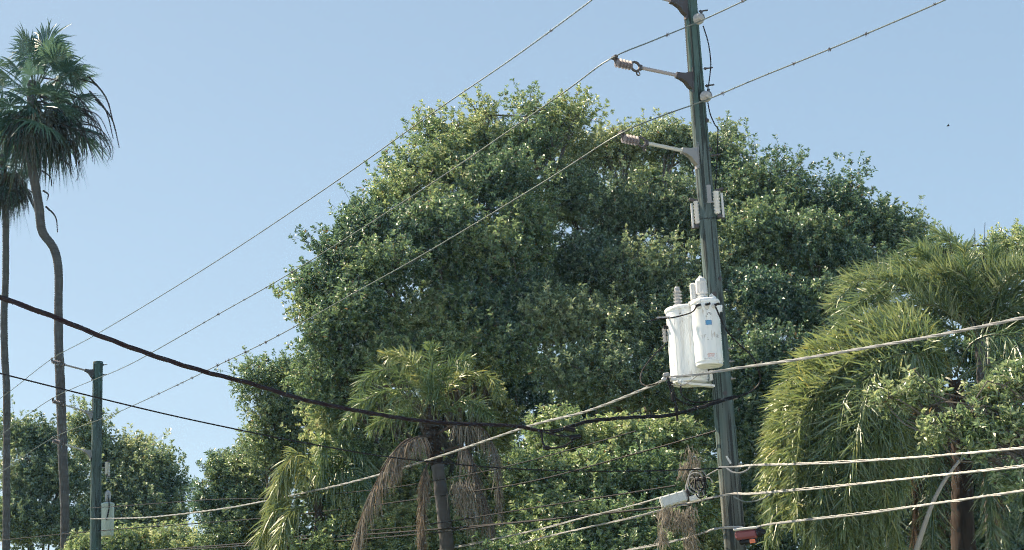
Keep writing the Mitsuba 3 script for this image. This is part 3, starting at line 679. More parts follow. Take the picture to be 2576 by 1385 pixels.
for k in range(16):
    x, y = rng.uniform(5, 60), rng.uniform(410, 455)
    p = np.array([rng.normal() * 0.3, rng.normal() * 0.3, -1.0])
    fan(k3, at(x, y, 60 + rng.normal() * 0.3), p, rng.normal(size=3), 0.85, 0.3, rng, ((0.03, 0.032, 0.03), (0.07, 0.062, 0.05)), droop=0.4, dry=True, spread=1.1, nseg=16, ragged=0.8)


# ------------------------------------------------------------------ near power pole
PX, PY = at(1840, 1300, 26)[0], 26.0
TOP = 14.6
pole = thing('power_pole', 'tall weathered grey green wooden power pole carrying two white transformers', 'power pole')


def pole_radius(z):
    return np.interp(z, [0, 4.5, 13.2, 15], [0.185, 0.168, 0.112, 0.105])


def pole_mesh(px, py, top, rf, seed):
    z = np.linspace(-0.3, top, 160); ns = 40
    a = np.arange(ns) * 2 * np.pi / ns
    zz, aa = np.meshgrid(z, a, indexing='ij')
    r = rf(zz) * (1 + 0.05 * (meshkit.fbm(np.stack([np.cos(aa) * 4, np.sin(aa) * 4, zz * 0.35], -1) + seed, 4, seed) - 0.5))
    r -= 0.008 * np.clip(meshkit.noise(np.stack([np.cos(aa) * 9, np.sin(aa) * 9, zz * 0.45], -1) + seed, seed + 3) - 0.62, 0, 1) * 6
    P = np.stack([px + 0.02 * np.sin(zz * 0.4) + r * np.cos(aa), py + r * np.sin(aa), zz], -1).reshape(-1, 3)
    i, j = np.meshgrid(np.arange(159), np.arange(ns), indexing='ij')
    A, B = i * ns + j, i * ns + (j + 1) % ns
    f = np.concatenate([np.stack([A, B, B + ns], -1).reshape(-1, 3), np.stack([A, B + ns, A + ns], -1).reshape(-1, 3)])
    P = np.vstack([P, [[px, py, top + 0.01]]])
    k = np.arange(ns); f = np.vstack([f, np.stack([159 * ns + k, 159 * ns + (k + 1) % ns, np.full(ns, 160 * ns)], 1)])
    return trimesh.Trimesh(P, f, process=False)


part(pole, 'shaft', pole_mesh(PX, PY, TOP, pole_radius, 3), 'pole_wood', smooth=True)


def insulator(tip, root, n_shed, r_in, r_out):
    """ribbed body between two points"""
    Lx = np.linalg.norm(np.asarray(root) - tip)
    pr = [(0.0, 0.0), (r_in * 0.9, 0.0)]
    for k in range(n_shed):
        a, bb = Lx * (k + 0.15) / n_shed, Lx * (k + 0.95) / n_shed
        pr += [(r_in, a), (r_out, a + (bb - a) * 0.18), (r_out * 0.97, a + (bb - a) * 0.34), (r_in * 1.1, bb)]
    pr += [(r_in * 0.9, Lx), (0.0, Lx)]
    return lathe(pr, tip, root, 24)


def post_arm(parent, base, tip, ring_t, rodmat, s=1.0, shed_n=5):
    """a stand-off arm: pole bracket, rod, ring clevis, ribbed insulator, conductor clamp"""
    base, tip = np.asarray(base), np.asarray(tip)
    d = norm(tip - base); Lx = np.linalg.norm(tip - base)
    key = numbered(parent + '__insulator_arm')
    q = lambda t: base + d * (Lx * t)
    up = norm(np.array([0, 0, 1.0]) - d * d[2])
    sdv = np.cross(d, up)
    # bracket: flared casting on a plate
    sec = []
    for t, hh, ww, dz in ((0.0, 0.15, 0.045, -0.05), (0.045, 0.12, 0.045, -0.035), (0.09, 0.07, 0.045, -0.015), (0.16, 0.045, 0.042, 0.0), (0.2, 0.042, 0.04, 0.0)):
        for sz in (-1, 1):
            for sy in (-1, 1):
                sec.append(q(t) + up * (sz * hh + dz) * s + sdv * sy * ww * s)
    hulls = [trimesh.convex.convex_hull(np.array(sec[4 * i:4 * i + 8])) for i in range(4)]
    scene[key + '__bracket'] = mikit.ply(cat(hulls), 'steel' if rodmat == 'rod_pale' else 'dark_steel', smooth=30)
    scene[key + '__mounting_plate'] = mikit.ply(box((0.022 * s, 0.11 * s, 0.44 * s), base - d * 0.008 - up * 0.04 * s, X=d, bevel=0.004), 'steel' if rodmat == 'rod_pale' else 'dark_steel', smooth=30)
    scene[key + '__rod'] = mikit.ply(tube([q(0.18), q(0.4), q(ring_t - 0.045)], 0.029 * s, 16), rodmat, smooth=40)
    rr = 0.075 * s
    c = q(ring_t + 0.01)
    aa = np.linspace(0.5, 2 * np.pi - 0.2, 22)
    ring = [tube(np.array([c + d * (-np.cos(a)) * rr * 1.05 + up * np.sin(a) * rr for a in aa]), 0.021 * s, 8)]
    ring.append(box((0.06 * s, 0.06 * s, 0.09 * s), q(ring_t - 0.055), X=d, bevel=0.01))
    a2 = np.linspace(0, 2 * np.pi, 16)
    c2 = c - up * (rr + 0.035 * s) - d * 0.05 * s
    ring.append(tube(np.array([c2 + d * np.cos(a) * 0.03 * s + up * np.sin(a) * 0.03 * s for a in a2]), 0.012 * s, 6, cap=False))
    scene[key + '__clevis_ring'] = mikit.ply(cat(ring), 'dark_steel', smooth=40)
    scene[key + '__ribbed_insulator'] = mikit.ply(insulator(tip + d * (-0.03), q(ring_t + 0.055), shed_n, 0.042 * s, 0.078 * s), 'polymer_mauve', smooth=40)
    cl = [tube([tip - d * 0.06 + up * -0.05 * s, tip + up * 0.075 * s], 0.022 * s, 10), box((0.06 * s, 0.13 * s, 0.05 * s), tip - d * 0.01 + up * 0.085 * s, X=d, bevel=0.01)]
    scene[key + '__conductor_clamp'] = mikit.ply(cat(cl), 'dark_steel', smooth=40)
    return key


tips = {}
for nm, (tx, ty), (bx, by), mat in (('a', (1524, -42), (1722, 12), 'rod_fibreglass'), ('b', (1545, 157), (1737, 197), 'rod_fibreglass'), ('c', (1562, 347), (1750, 387), 'rod_pale')):
    bp = at(bx, by, 25.93)
    r = pole_radius(bp[2])
    bp = np.array([PX - r * 0.86, PY - r * 0.5, bp[2]])
    tpp = at(tx, ty, 25.25)
    tips[nm] = tpp
    post_arm(pole, bp, tpp, 0.72, mat)


def bolt(parent, p, d, L=0.14, r=0.011, mat='dark_steel'):
    d = norm(d)
    m = cat([tube([p, p + d * L], r, 8), lathe([(0, 0), (0.026, 0), (0.026, 0.022), (0, 0.022)], p + d * 0.015, p + d * 0.05, 6)])
    part(parent, 'bolt', m, mat)


for x, y in ((1767, 33), (1776, 177), (1779, 220), (1790, 395)):
    z = at(x, y, 26)[2]; r = pole_radius(z)
    bolt(pole, np.array([PX + r * 0.9, PY - 0.06, z]), [0.95, -0.25, 0.0], 0.15, 0.014)
for z_px, zx in ((880, 1828), (955, 1843), (1005, 1850), (1170, 1860), (912, 1832)):
    z = at(zx, z_px, 26)[2]; r = pole_radius(z)
    bolt(pole, np.array([PX + r * 0.9, PY - 0.05, z]), [0.95, -0.2, 0.0], 0.09, 0.010, 'steel')

balls = []
for x, y in ((1754, 52), (1772, 247)):
    z = at(x, y, 25.86)[2]; r = pole_radius(z)
    c = at(x, y, PY - r - 0.03)
    dd = norm([0.25, -1.0, 0.0])
    key = numbered(pole + '__pin_insulator')
    prof = [(0, 0), (0.055, 0.0), (0.088, 0.03), (0.094, 0.07), (0.085, 0.1), (0.06, 0.12), (0.062, 0.135), (0.052, 0.16), (0.02, 0.172), (0, 0.172)]
    scene[key + '__bell'] = mikit.ply(lathe(prof, c, c + dd, 28), 'porcelain_grey', smooth=40)
    scene[key + '__bolt_head'] = mikit.ply(cat([box((0.06, 0.06, 0.1), c + [0.085, -0.05, 0.03], X=[1, 0, 0.2], bevel=0.015), tube([c + [0.06, -0.03, 0.07], c + [0.08, -0.02, 0.14]], 0.02, 8)]), 'dark_steel', smooth=40)
    balls.append(c + dd * 0.15)
# knots and bolt heads let into the wood
for x, y in ((1788, 372), (1780, 300), (1797, 740), (1824, 990), (1812, 700)):
    z = at(x, y, 25.86)[2]; r = pole_radius(z)
    dx = at(x, y, 25.86)[0] - PX
    ph = math.asin(max(-0.95, min(0.95, dx / r)))
    n_ = np.array([math.sin(ph), -math.cos(ph), 0])
    c = np.array([PX, PY, z]) + n_ * (r - 0.004)
    part(pole, 'bolt_washer', lathe([(0, 0), (0.038, 0), (0.036, 0.012), (0.018, 0.014), (0.016, 0.03), (0, 0.031)], c, c + n_, 12), 'dark_steel')
z = at(1790, 490, 25.9)[2]; r = pole_radius(z)
part(pole, 'mounting_strap', box((0.07, 0.012, 0.3), (PX + 0.03, PY - r - 0.006, z), bevel=0.003), 'steel')
z = at(1785, 548, 25.9)[2]; r = pole_radius(z)
a = np.linspace(0, 2 * np.pi, 40)
part(pole, 'wire_band', tube(np.stack([PX + (r + 0.006) * np.cos(a), PY + (r + 0.006) * np.sin(a), z + 0.02 * np.sin(a)], 1), 0.007, 6, cap=False), 'black_rubber')
z = at(1825, 1158, 25.83)[2]; r = pole_radius(z)
part(pole, 'metal_tag', box((0.03, 0.008, 0.13), (PX + 0.005, PY - r - 0.005, z), X=[0.9, 0, 0.45], bevel=0.002), 'porcelain_white')
gw = [at(1769, 66, 25.9), at(1782, 110, 25.85), at(1788, 160, 25.9), at(1784, 205, 25.9), at(1779, 240, 25.95), at(1786, 285, 25.97), at(1800, 318, 25.97), at(1806, 335, 26.0), at(1800, 480, 26.05)]
single('jumper_wire', 'thin slack jumper wire hanging along the upper right of the near pole', 'wire', tube(spline(gw, 60), 0.010, 6), 'black_cable')


# fuse cutouts
def cutout(label, x, y, Y, flip):
    key = thing('fuse_cutout', label, 'fuse cutout')
    c = at(x, y, Y); s = flip
    part(key, 'porcelain_body', insulator(c + [0, 0, 0.19], c - [0, 0, 0.19], 7, 0.036, 0.055), 'porcelain_white')
    tube_c = c + np.array([0.085 * s, -0.03, -0.06])
    part(key, 'fuse_tube', tube([tube_c + [0, 0, 0.2], tube_c - [0.0, 0, 0.2]], 0.019, 10), 'porcelain_white')
    part(key, 'top_contact', box((0.14, 0.06, 0.045), c + [0.05 * s, -0.01, 0.2], X=[1, 0, 0.25 * s], bevel=0.008), 'dark_steel')
    part(key, 'hinge_contact', box((0.12, 0.06, 0.06), c + [0.05 * s, -0.01, -0.235], X=[1, 0, -0.1 * s], bevel=0.008), 'dark_steel')
    part(key, 'mounting_bracket', box((0.16, 0.05, 0.03), c + [-0.07 * s, 0.03, 0.02], bevel=0.006), 'steel')
    return key


cutout('white ribbed fuse cutout on the left side of the near pole', 1754, 535, 26.0, -1)
cutout('white ribbed fuse cutout on the right side of the near pole, level with the strap', 1803, 510, 25.85, 1)


# transformers
def wrap(mesh, c, R, ang, z0):
    """flat print (x right, y up) laid round a tank of radius R, centred at angle ang from the side that faces the road"""
    m = mesh.copy()
    for _ in range(2):
        m = m.subdivide()
    v = np.array(m.vertices)
    th = ang + v[:, 0] / R
    rr = R + 0.0015 + np.clip(v[:, 2], 0, 1)
    m.vertices = np.stack([c[0] + rr * np.sin(th), c[1] - rr * np.cos(th), z0 + v[:, 1]], 1)
    return m


def flat(w, h, t=0.0015, c=(0, 0)):
    return trimesh.creation.box((w, h, t), transform=trimesh.transformations.translation_matrix((c[0], c[1], t / 2)))


def tank_profile(R, hgt):
    return [(0, 0.0), (R * 0.90, 0.0), (R * 0.965, 0.012), (R * 0.97, 0.05), (R, 0.055), (R, hgt - 0.09), (R * 1.012, hgt - 0.085), (R * 1.012, hgt - 0.06), (R, hgt - 0.055), (R, hgt)]


def lid_profile(R):
    return [(R * 1.0, -0.03), (R * 1.06, -0.03), (R * 1.075, -0.015), (R * 1.07, 0.012), (R * 1.02, 0.028), (R * 0.8, 0.05), (R * 0.4, 0.068), (0, 0.072)]


up3 = np.array([0, 0, 1.0])
# large tank on the pole's left side
bt = at(1734, 968, 26.1); RB = 0.292
tb = np.array([bt[0] + 0.01, 26.08, bt[2]]); hB = at(1716, 782, 26.08)[2] - tb[2]
big = thing('transformer', 'larger white transformer tank on the left side of the near pole', 'transformer')
part(big, 'tank', lathe(tank_profile(RB, hB), tb, tb + up3, 64), 'tank_paint', smooth=40)
part(big, 'lid', lathe(lid_profile(RB), tb + up3 * hB, tb + up3 * (hB + 1), 64), 'tank_paint', smooth=40)
bb = tb + np.array([-0.10, -0.05, hB + 0.05])
part(big, 'bushing', insulator(bb + up3 * 0.26, bb, 5, 0.036, 0.072), 'porcelain_grey')
part(big, 'bushing_cap', lathe([(0, 0), (0.045, 0), (0.045, 0.05), (0.03, 0.07), (0, 0.075)], bb + up3 * 0.25, bb + up3, 16), 'porcelain_grey')
for k, a in enumerate((-1.1, -0.35, 0.3)):
    c = tb + np.array([RB * math.sin(a), -RB * math.cos(a), hB - 0.11]); n_ = np.array([math.sin(a), -math.cos(a), 0])
    part(big, 'rivet', lathe([(0, 0), (0.014, 0), (0.012, 0.008), (0, 0.01)], c, c + n_, 10), 'steel')
for a, nm in ((-1.35, 0), (-1.65, 1)):
    c = tb + np.array([RB * math.sin(a), -RB * math.cos(a), hB - 0.27 - 0.02 * nm]); n_ = np.array([math.sin(a), -math.cos(a), 0])
    part(big, 'low_voltage_stud', tube([c, c + n_ * 0.07], 0.028, 12), 'black_rubber')
c = tb + np.array([-RB - 0.05, -0.02, hB - 0.38])
part(big, 'lightning_arrester', cat([insulator(c + up3 * 0.1, c - up3 * 0.12, 4, 0.022, 0.036), tube([c + up3 * 0.1, c + [0.06, 0, 0.13]], 0.012, 6)]), 'porcelain_grey')
c = tb + np.array([-RB * 0.9, -0.1, hB - 0.13])
part(big, 'terminal_arm', box((0.2, 0.035, 0.03), c + [-0.09, -0.03, 0.0], X=[1, 0.1, 0.04]), 'porcelain_grey')
part(big, 'weld_seam', wrap(flat(0.012, hB - 0.22, 0.003), tb, RB, -0.75, tb[2] + hB * 0.5 - 0.02), 'tank_paint', smooth=30)
for zz in (0.075, hB - 0.16):
    part(big, 'band', lathe([(RB - 0.002, -0.009), (RB + 0.005, -0.007), (RB + 0.005, 0.007), (RB - 0.002, 0.009)], tb + up3 * zz, tb + up3 * (zz + 1), 64), 'tank_paint', smooth=40)
# support bracket below it
part(big, 'support_bracket', cat([box((0.62, 0.09, 0.035), tb + [0.14, -0.16, -0.05], X=[1, 0.12, -0.12]), box((0.52, 0.09, 0.035), tb + [0.2, 0.0, 0.02 - 0.045], X=[1, 0, -0.02]), box((0.05, 0.24, 0.16), tb + [RB + 0.03, -0.02, 0.1])]), 'tank_paint')

# smaller tank in front of the pole
RS = 0.212
bs = at(1786, 925, 25.58); ts = np.array([bs[0], 25.60, bs[2] + 0.02]); hS = at(1772, 762, 25.58)[2] - ts[2]
small = thing('transformer', 'smaller white transformer tank in front of the near pole with a blue sticker', 'transformer')
part(small, 'tank', lathe(tank_profile(RS, hS), ts, ts + up3, 64), 'tank_paint', smooth=40)
part(small, 'lid', lathe(lid_profile(RS), ts + up3 * hS, ts + up3 * (hS + 1), 64), 'tank_paint', smooth=40)
for k, a in enumerate((-0.55, 0.0, 0.55)):
    n_ = np.array([math.sin(a), -math.cos(a), 0]); c = ts + n_ * RS + up3 * (hS - 0.095)
    key = part(small, 'low_voltage_bushing', lathe([(0, 0), (0.045, 0), (0.045, 0.012), (0.03, 0.02), (0.028, 0.05), (0, 0.052)], c, c + n_, 18), 'porcelain_white')
    scene[key + '__terminal_lug'] = mikit.ply(box((0.085, 0.03, 0.035), c + n_ * 0.062 + [0.012, 0, 0.008], X=[1, 0, 0.25], bevel=0.006), 'black_rubber', smooth=30)
bb = ts + np.array([-0.035, 0.02, hS + 0.05])
part(small, 'bushing', insulator(bb + up3 * 0.17, bb - up3 * 0.02, 4, 0.05, 0.082), 'porcelain_white')
gd = [(0, 0.0), (0.085, 0.0), (0.09, 0.02), (0.088, 0.19), (0.07, 0.235), (0.035, 0.262), (0.02, 0.285), (0, 0.287)]
part(small, 'wildlife_guard', lathe(gd, bb + up3 * 0.10, bb + up3, 10), 'porcelain_white', smooth=20)
b2 = ts + np.array([-0.15, 0.10, hS + 0.03])
part(small, 'arrester', cat([lathe([(0, 0), (0.055, 0), (0.055, 0.24), (0.03, 0.265), (0, 0.27)], b2 + up3 * 0.05, b2 + up3, 14), lathe([(0, 0), (0.09, 0), (0.09, 0.03), (0, 0.03)], b2 - up3 * 0.01, b2 + up3, 16)]), 'porcelain_white')
part(small, 'lid_lug', cat([box((0.05, 0.03, 0.1), ts + [0.13, 0.03, hS + 0.1], X=[0.6, 0, 0.6]), box((0.05, 0.04, 0.05), ts + [RS + 0.02, -0.03, hS - 0.08]), box((0.05, 0.04, 0.06), ts + [RS + 0.015, -0.04, hS - 0.13])]), 'tank_paint')
part(small, 'hanger_bracket', cat([box((0.12, 0.22, 0.06), ts + [0.03, RS + 0.03, hS - 0.2]), box((0.12, 0.22, 0.06), ts + [0.03, RS + 0.03, 0.15])]), 'steel')
part(small, 'band', lathe([(RS - 0.002, -0.008), (RS + 0.005, -0.006), (RS + 0.005, 0.006), (RS - 0.002, 0.008)], ts + up3 * 0.065, ts + up3 * 1.065, 64), 'tank_paint', smooth=40)
pt = lambda nm, m, mat, a, z: part(small, nm, wrap(m, ts, RS, a, ts[2] + hS * z), mat, smooth=30)
pt('blue_sticker_border', flat(0.094, 0.074), 'blue_print_edge', 0.05, 0.64)
pt('blue_sticker', flat(0.080, 0.060, 0.003), 'blue_print', 0.05, 0.64)
m = meshkit.text_mesh('15', 0.032, 0.0015, bold=True); m.apply_translation([-0.03, 0, 0])
pt('rating_number', m, 'dark_print', 0.0, 0.845)
strokes = [flat(0.03, 0.007, c=(0.02, 0.03)), flat(0.04, 0.007, c=(0.035, 0.012)), flat(0.008, 0.03, c=(-0.008, 0.01)), flat(0.03, 0.007, c=(-0.03, -0.025)), flat(0.022, 0.006, c=(0.045, -0.005))]
pt('worn_number', cat(strokes), 'dark_print', 0.05, 0.765)
for txt, x in (('T', -0.14), ('F', -0.095), ('.', -0.05), ('F', 0.03), ('S', 0.092), ('I', 0.128)):
    m = meshkit.text_mesh(txt, 0.05, 0.0015); m.apply_translation([x, 0, 0])
    pt('stencil_letter', m, 'faded_print', 0.06, 0.40)
pt('worn_stencil', cat([flat(0.03, 0.006, c=(-0.065, 0.045)), flat(0.03, 0.006, c=(0.06, 0.05)), flat(0.024, 0.012, c=(-0.03, -0.035)), flat(0.015, 0.012, c=(0.03, -0.035))]), 'faded_print', 0.06, 0.41)
pt('pink_sticker', cat([flat(0.11, 0.014, c=(0, 0.022)), flat(0.105, 0.014, c=(0, 0.002)), flat(0.1, 0.01, c=(-0.002, -0.017))]), 'pink_print', 0.05, 0.13)
pt('bottom_print', cat([flat(0.13, 0.006, c=(-0.04, 0)), flat(0.03, 0.006, c=(0.06, 0.004))]), 'faded_print', 0.02, 0.085)


# ------------------------------------------------------------------ far power pole
QX, QY = at(243, 1200, 52)[0], 52.0
ztop = at(249, 911, 52)[2]
far = thing('power_pole', 'distant dark wooden power pole with three stand-off arms beside the left palms', 'power pole')
part(far, 'shaft', pole_mesh(QX, QY, ztop, lambda z: np.interp(z, [0, 12.8], [0.2, 0.152]), 8), 'pole_wood', smooth=True)
ftips = {}
for nm, (tx, ty), (bx, by), mat in (('a', (128, 909), (236, 938), 'rod_fibreglass'), ('b', (130, 1009), (233, 1042), 'rod_pale'), ('c', (130, 1108), (231, 1141), 'rod_pale')):
    bp = at(bx, by, 51.95); bp = np.array([QX - 0.14, QY - 0.08, bp[2]])
    ftips[nm] = at(tx, ty, 51.3)
    post_arm(far, bp, ftips[nm], 0.74, mat, s=0.95)
for x, y in ((264, 919), (264, 944), (263, 1041)):
    bolt(far, np.array([QX + 0.14, QY - 0.04, at(x, y, 52)[2]]), [1, -0.1, 0], 0.14, 0.014)
ft = thing('transformer', 'pale green transformer tank on the right side of the distant pole', 'transformer')
bf = at(270, 1350, 51.9); hF = at(270, 1270, 51.9)[2] - bf[2]
part(ft, 'tank', lathe(tank_profile(0.19, hF), bf, bf + up3, 40), 'green_tank_paint', smooth=40)
part(ft, 'lid', lathe(lid_profile(0.19), bf + up3 * hF, bf + up3 * (hF + 1), 40), 'green_tank_paint', smooth=40)
part(ft, 'bushing', insulator(bf + up3 * (hF + 0.2), bf + up3 * hF, 4, 0.05, 0.08), 'porcelain_grey')
part(ft, 'wildlife_guard', lathe(gd, bf + up3 * (hF + 0.15), bf + up3 * (hF + 1), 10), 'porcelain_grey', smooth=20)
part(ft, 'lead_wire', tube(spline([bf + [0.05, -0.2, hF + 0.25], bf + [0.1, -0.24, hF - 0.1], bf + [0.02, -0.22, hF - 0.5]], 12), 0.02, 6), 'black_cable')
cutout('grey ribbed fuse cutout hanging on the distant pole above its transformer', 268, 1178, 51.85, 1)


# ------------------------------------------------------------------ wires
def cable_path(pts, n=160):
    """pts: (x, y, distance or None); a distance left out follows the straight run between its neighbours"""
    xy = np.array([[p[0], p[1]] for p in pts], float)
    s = np.r_[0, np.cumsum(np.linalg.norm(np.diff(xy, axis=0), axis=1))]
    k = [i for i, p in enumerate(pts) if p[2] is not None]
    inv = np.interp(s, s[k], [1 / pts[i][2] for i in k])
    return spline([at(x, y, 1 / q) for (x, y), q in zip(xy, inv)], n)


def twisted(P, r, strands=3, pitch=0.5, phase=0.0, lay=0.95, sides=7):
    s = np.r_[0, np.cumsum(np.linalg.norm(np.diff(P, axis=0), axis=1))]
    n = min(1400, int(s[-1] / (pitch / 9)) + 10)
    q = np.linspace(0, s[-1], n)
    Q = np.stack([np.interp(q, s, P[:, k]) for k in range(3)], 1)
    t, A, B = frames(Q)
    out = []
    for k in range(strands):
        a = 2 * np.pi * (q / pitch + k / strands) + phase
        out.append(tube(Q + r * lay * (np.cos(a)[:, None] * A + np.sin(a)[:, None] * B), r * 0.92, sides))
    return cat(out)


def lashed(P, r, r2, pitch=0.9):
    """a cable lashed under a thin strand"""
    off = np.array([0, 0, r + r2 * 0.9])
    s = np.r_[0, np.cumsum(np.linalg.norm(np.diff(P, axis=0), axis=1))]
    n = min(700, int(s[-1] / 0.08) + 8)
    q = np.linspace(0, s[-1], n)
    Q = np.stack([np.interp(q, s, P[:, k]) for k in range(3)], 1)
    t, A, B = frames(Q)
    a = q / 0.7 * 2 * np.pi
    wrapw = Q + off * 0.35 + (r * 1.1) * (np.cos(a)[:, None] * A * 1.0 + np.sin(a)[:, None] * B * 1.25)
    wob = (meshkit.noise(np.stack([q * 0.8, q * 0, q * 0], 1), 5) - 0.5)[:, None] * np.array([0, 0.01, 0.028])
    return cat([tube(Q + wob, r, 9), tube(Q + off, r2, 6), tube(wrapw, 0.0028, 4)])


wires = {}
W1 = [(-60, 1045, 63), (25, 985, None), (128, 905, 51.3), (230, 849, None), (390, 754, None), (600, 622, None), (860, 447, None), (1080, 291, None), (1300, 140, None), (1490, 0, 25.7), (1524, -30, 25.25)]
W2 = [(-60, 1130, 63), (0, 1096, None), (130, 1004, 51.3), (300, 930, None), (390, 883, None), (550, 791, None), (735, 685, None), (1080, 466, None), (1400, 246, None), (1530, 152, 25.25), (1640, 104, None), (1752, 58, 25.66), (1867, 5, 24.9), (2000, -55, 23.6)]
W3 = [(-60, 1222, 63), (0, 1190, None), (130, 1104, 51.3), (270, 1049, None), (400, 991, None), (545, 921, None), (700, 845, None), (900, 733, None), (1080, 632, None), (1370, 457, None), (1550, 343, 25.25), (1660, 294, None), (1772, 254, 25.66), (1900, 200, None), (2083, 126, None), (2240, 60, None), (2378, 0, 22.1), (2500, -60, 21)]
for nm, pts, lb in (('w1', W1, 'uppermost primary power line crossing clear sky between the two poles'), ('w2', W2, 'middle primary power line running over the second arm of the near pole'), ('w3', W3, 'lowest primary power line dotted with moss, over the third arm of the near pole')):
    wires[nm] = cable_path(pts, 300)
    single('power_line', lb, 'power line', tube(wires[nm], 0.0105, 8), 'conductor')

WS = [(228, 1306, 51.8), (330, 1304, None), (410, 1299, None), (582, 1277, None), (801, 1233, None), (954, 1195, None), (1120, 1144, None), (1330, 1073, None), (1480, 1034, None), (1640, 971, None), (1685, 950, 25.2), (1750, 944, 25.1), (1860, 926, 24.9), (2000, 906, None), (2120, 886, None), (2300, 855, None), (2450, 826, None), (2620, 790, 20.6)]
wires['ws'] = cable_path(WS, 300)
single('secondary_cable', 'pale twisted secondary cable passing just under the white transformers', 'cable', twisted(wires['ws'], 0.0120, 3, 1.0), 'pale_cable')
WB = [(-60, 722, 15.0), (0, 748, 15.4), (130, 796, None), (250, 845, None), (400, 900, None), (520, 937, None), (640, 968, None), (760, 1005, None), (900, 1034, None), (1040, 1057, None), (1150, 1067, None), (1290, 1072, None), (1360, 1085, 24.3)]
wires['wb'] = cable_path(WB, 300)
single('service_drop', 'thick dark twisted service cable sagging from the left edge toward the near pole', 'cable', twisted(wires['wb'], 0.0155, 3, 1.3, lay=0.85), 'maroon_cable')
WB2 = [(1385, 1090, 24.4), (1440, 1072, 24.6), (1500, 1058, None), (1600, 1050, None), (1680, 1046, None), (1760, 1026, None), (1850, 998, 25.6)]
single('service_tail', 'black bundled cable sagging from the near pole to the thick service cable', 'cable', twisted(cable_path(WB2, 100), 0.016, 3, 0.8), 'black_cable')
sl = thing('cable_splices', 'black splice sleeves and short loops where the thick service cable ends', 'splice')
for pts in ([(1355, 1083, 24.3), (1400, 1082, 24.35), (1440, 1070, 24.4)], [(1355, 1084, 24.3), (1400, 1095, 24.3), (1455, 1100, 24.35)], [(1362, 1086, 24.3), (1367, 1118, 24.3), (1385, 1128, 24.3), (1420, 1122, 24.3), (1448, 1104, 24.35)]):
    part(sl, 'lead', tube(cable_path(pts, 30), 0.013, 8), 'black_cable')
for x0, y0, x1, y1 in ((1418, 1077, 1448, 1083), (1432, 1102, 1462, 1099), (1365, 1126, 1383, 1128)):
    part(sl, 'sleeve', tube([at(x0, y0, 24.35), at(x0 + (x1 - x0) * .1, y0, 24.35), at(x0 + (x1 - x0) * .9, y1, 24.35), at(x1, y1, 24.35)], [0.02, 0.034, 0.034, 0.02], 12), 'black_rubber')
WT = [(-60, 925, 19.5), (0, 940, 20), (200, 990, None), (420, 1043, None), (630, 1088, None), (757, 1113, None), (940, 1145, None), (1120, 1166, None), (1331, 1182, None), (1581, 1186, None), (1815, 1179, 25.75)]
single('thin_drop_wire', 'thin dark drop wire from the left edge passing below the thick service cable', 'wire', tube(cable_path(WT, 200), 0.0095, 7), 'black_cable')

lines = (
    ('thin black line just below the pale secondary cable', [(228, 1278, 51.8), (300, 1274, None), (525, 1258, None), (700, 1253, None), (932, 1234, None), (1150, 1200, None), (1331, 1160, None), (1600, 1085, 27)], 0.010, 'black_cable', 'thin_black_line'),
    ('long thin black line crossing the trunk of the tall feather palm', [(-40, 1363, 60), (0, 1360, None), (250, 1336, 51.8), (620, 1308, None), (832, 1285, None), (1090, 1251, None), (1331, 1213, None), (1581, 1147, None), (1800, 1085, 25.8)], 0.013, 'black_cable', 'thin_black_line'),
    ('black line that runs up to the grey splice box from the left', [(640, 1362, 42), (832, 1342, None), (1046, 1324, None), (1331, 1280, None), (1581, 1241, None), (1700, 1222, 26)], 0.012, 'black_cable', 'communication_line'),
    ('heavy black communication cable lowest at the left corner under the grey box', [(250, 1392, 50), (400, 1384, None), (644, 1366, None), (832, 1352, None), (1090, 1333, None), (1331, 1312, None), (1581, 1286, None), (1700, 1271, None), (1796, 1254, 25.7)], 0.018, 'black_cable', 'communication_line'),
    ('second black cable close beneath the heavy black communication cable', [(250, 1398, 50), (644, 1372, None), (832, 1363, None), (1090, 1341, None), (1248, 1321, None), (1400, 1306, 29)], 0.014, 'black_cable', 'communication_line'),
)
for lb, pts, r, mat, nm in lines:
    single(nm, lb, 'cable', tube(cable_path(pts, 160), r, 8), mat)
lash = (
    ('pale lashed cable entering the grey splice box from the lower left', [(1060, 1396, 35), (1112, 1385, None), (1331, 1339, None), (1450, 1309, None), (1581, 1277, None), (1668, 1252, 26.0)], 0.0105),
    ('second pale lashed cable ending behind the grey splice box', [(1180, 1396, 33), (1248, 1382, None), (1400, 1346, None), (1581, 1306, None), (1668, 1284, None), (1740, 1268, 25.9)], 0.0105),
    ('lowest pale lashed cable running to the red closure on the near pole', [(1500, 1402, 30), (1581, 1385, None), (1713, 1359, None), (1770, 1342, None), (1807, 1331, 25.6), (1880, 1331, 25.55)], 0.012),
    ('topmost pale cable crossing the palms right of the near pole', [(1809, 1177, 25.72), (1860, 1176, 25.6), (1890, 1172, None), (1997, 1169, None), (2220, 1158, None), (2400, 1145, None), (2630, 1123, 20.6)], 0.0112),
    ('middle pale cable crossing the palms right of the near pole', [(1730, 1268, 25.9), (1796, 1253, 25.7), (1845, 1244, 25.6), (1890, 1244, None), (1997, 1234, None), (2150, 1220, None), (2360, 1198, None), (2630, 1168, 20.6)], 0.0112),
    ('lowest pale cable crossing the palms right of the red closure', [(1880, 1334, 25.55), (1930, 1322, None), (1997, 1313, None), (2200, 1289, None), (2400, 1262, None), (2630, 1228, 20.6)], 0.0112),
)
for lb, pts, r in lash:
    single('communication_cable', lb, 'cable', lashed(cable_path(pts, 160), r, 0.006), 'pale_cable')


def loose(label, pts, r, mat='black_cable', nm='lead_wire'):
    return single(nm, label, 'wire', tube(cable_path(pts, 60), r, 8), mat)


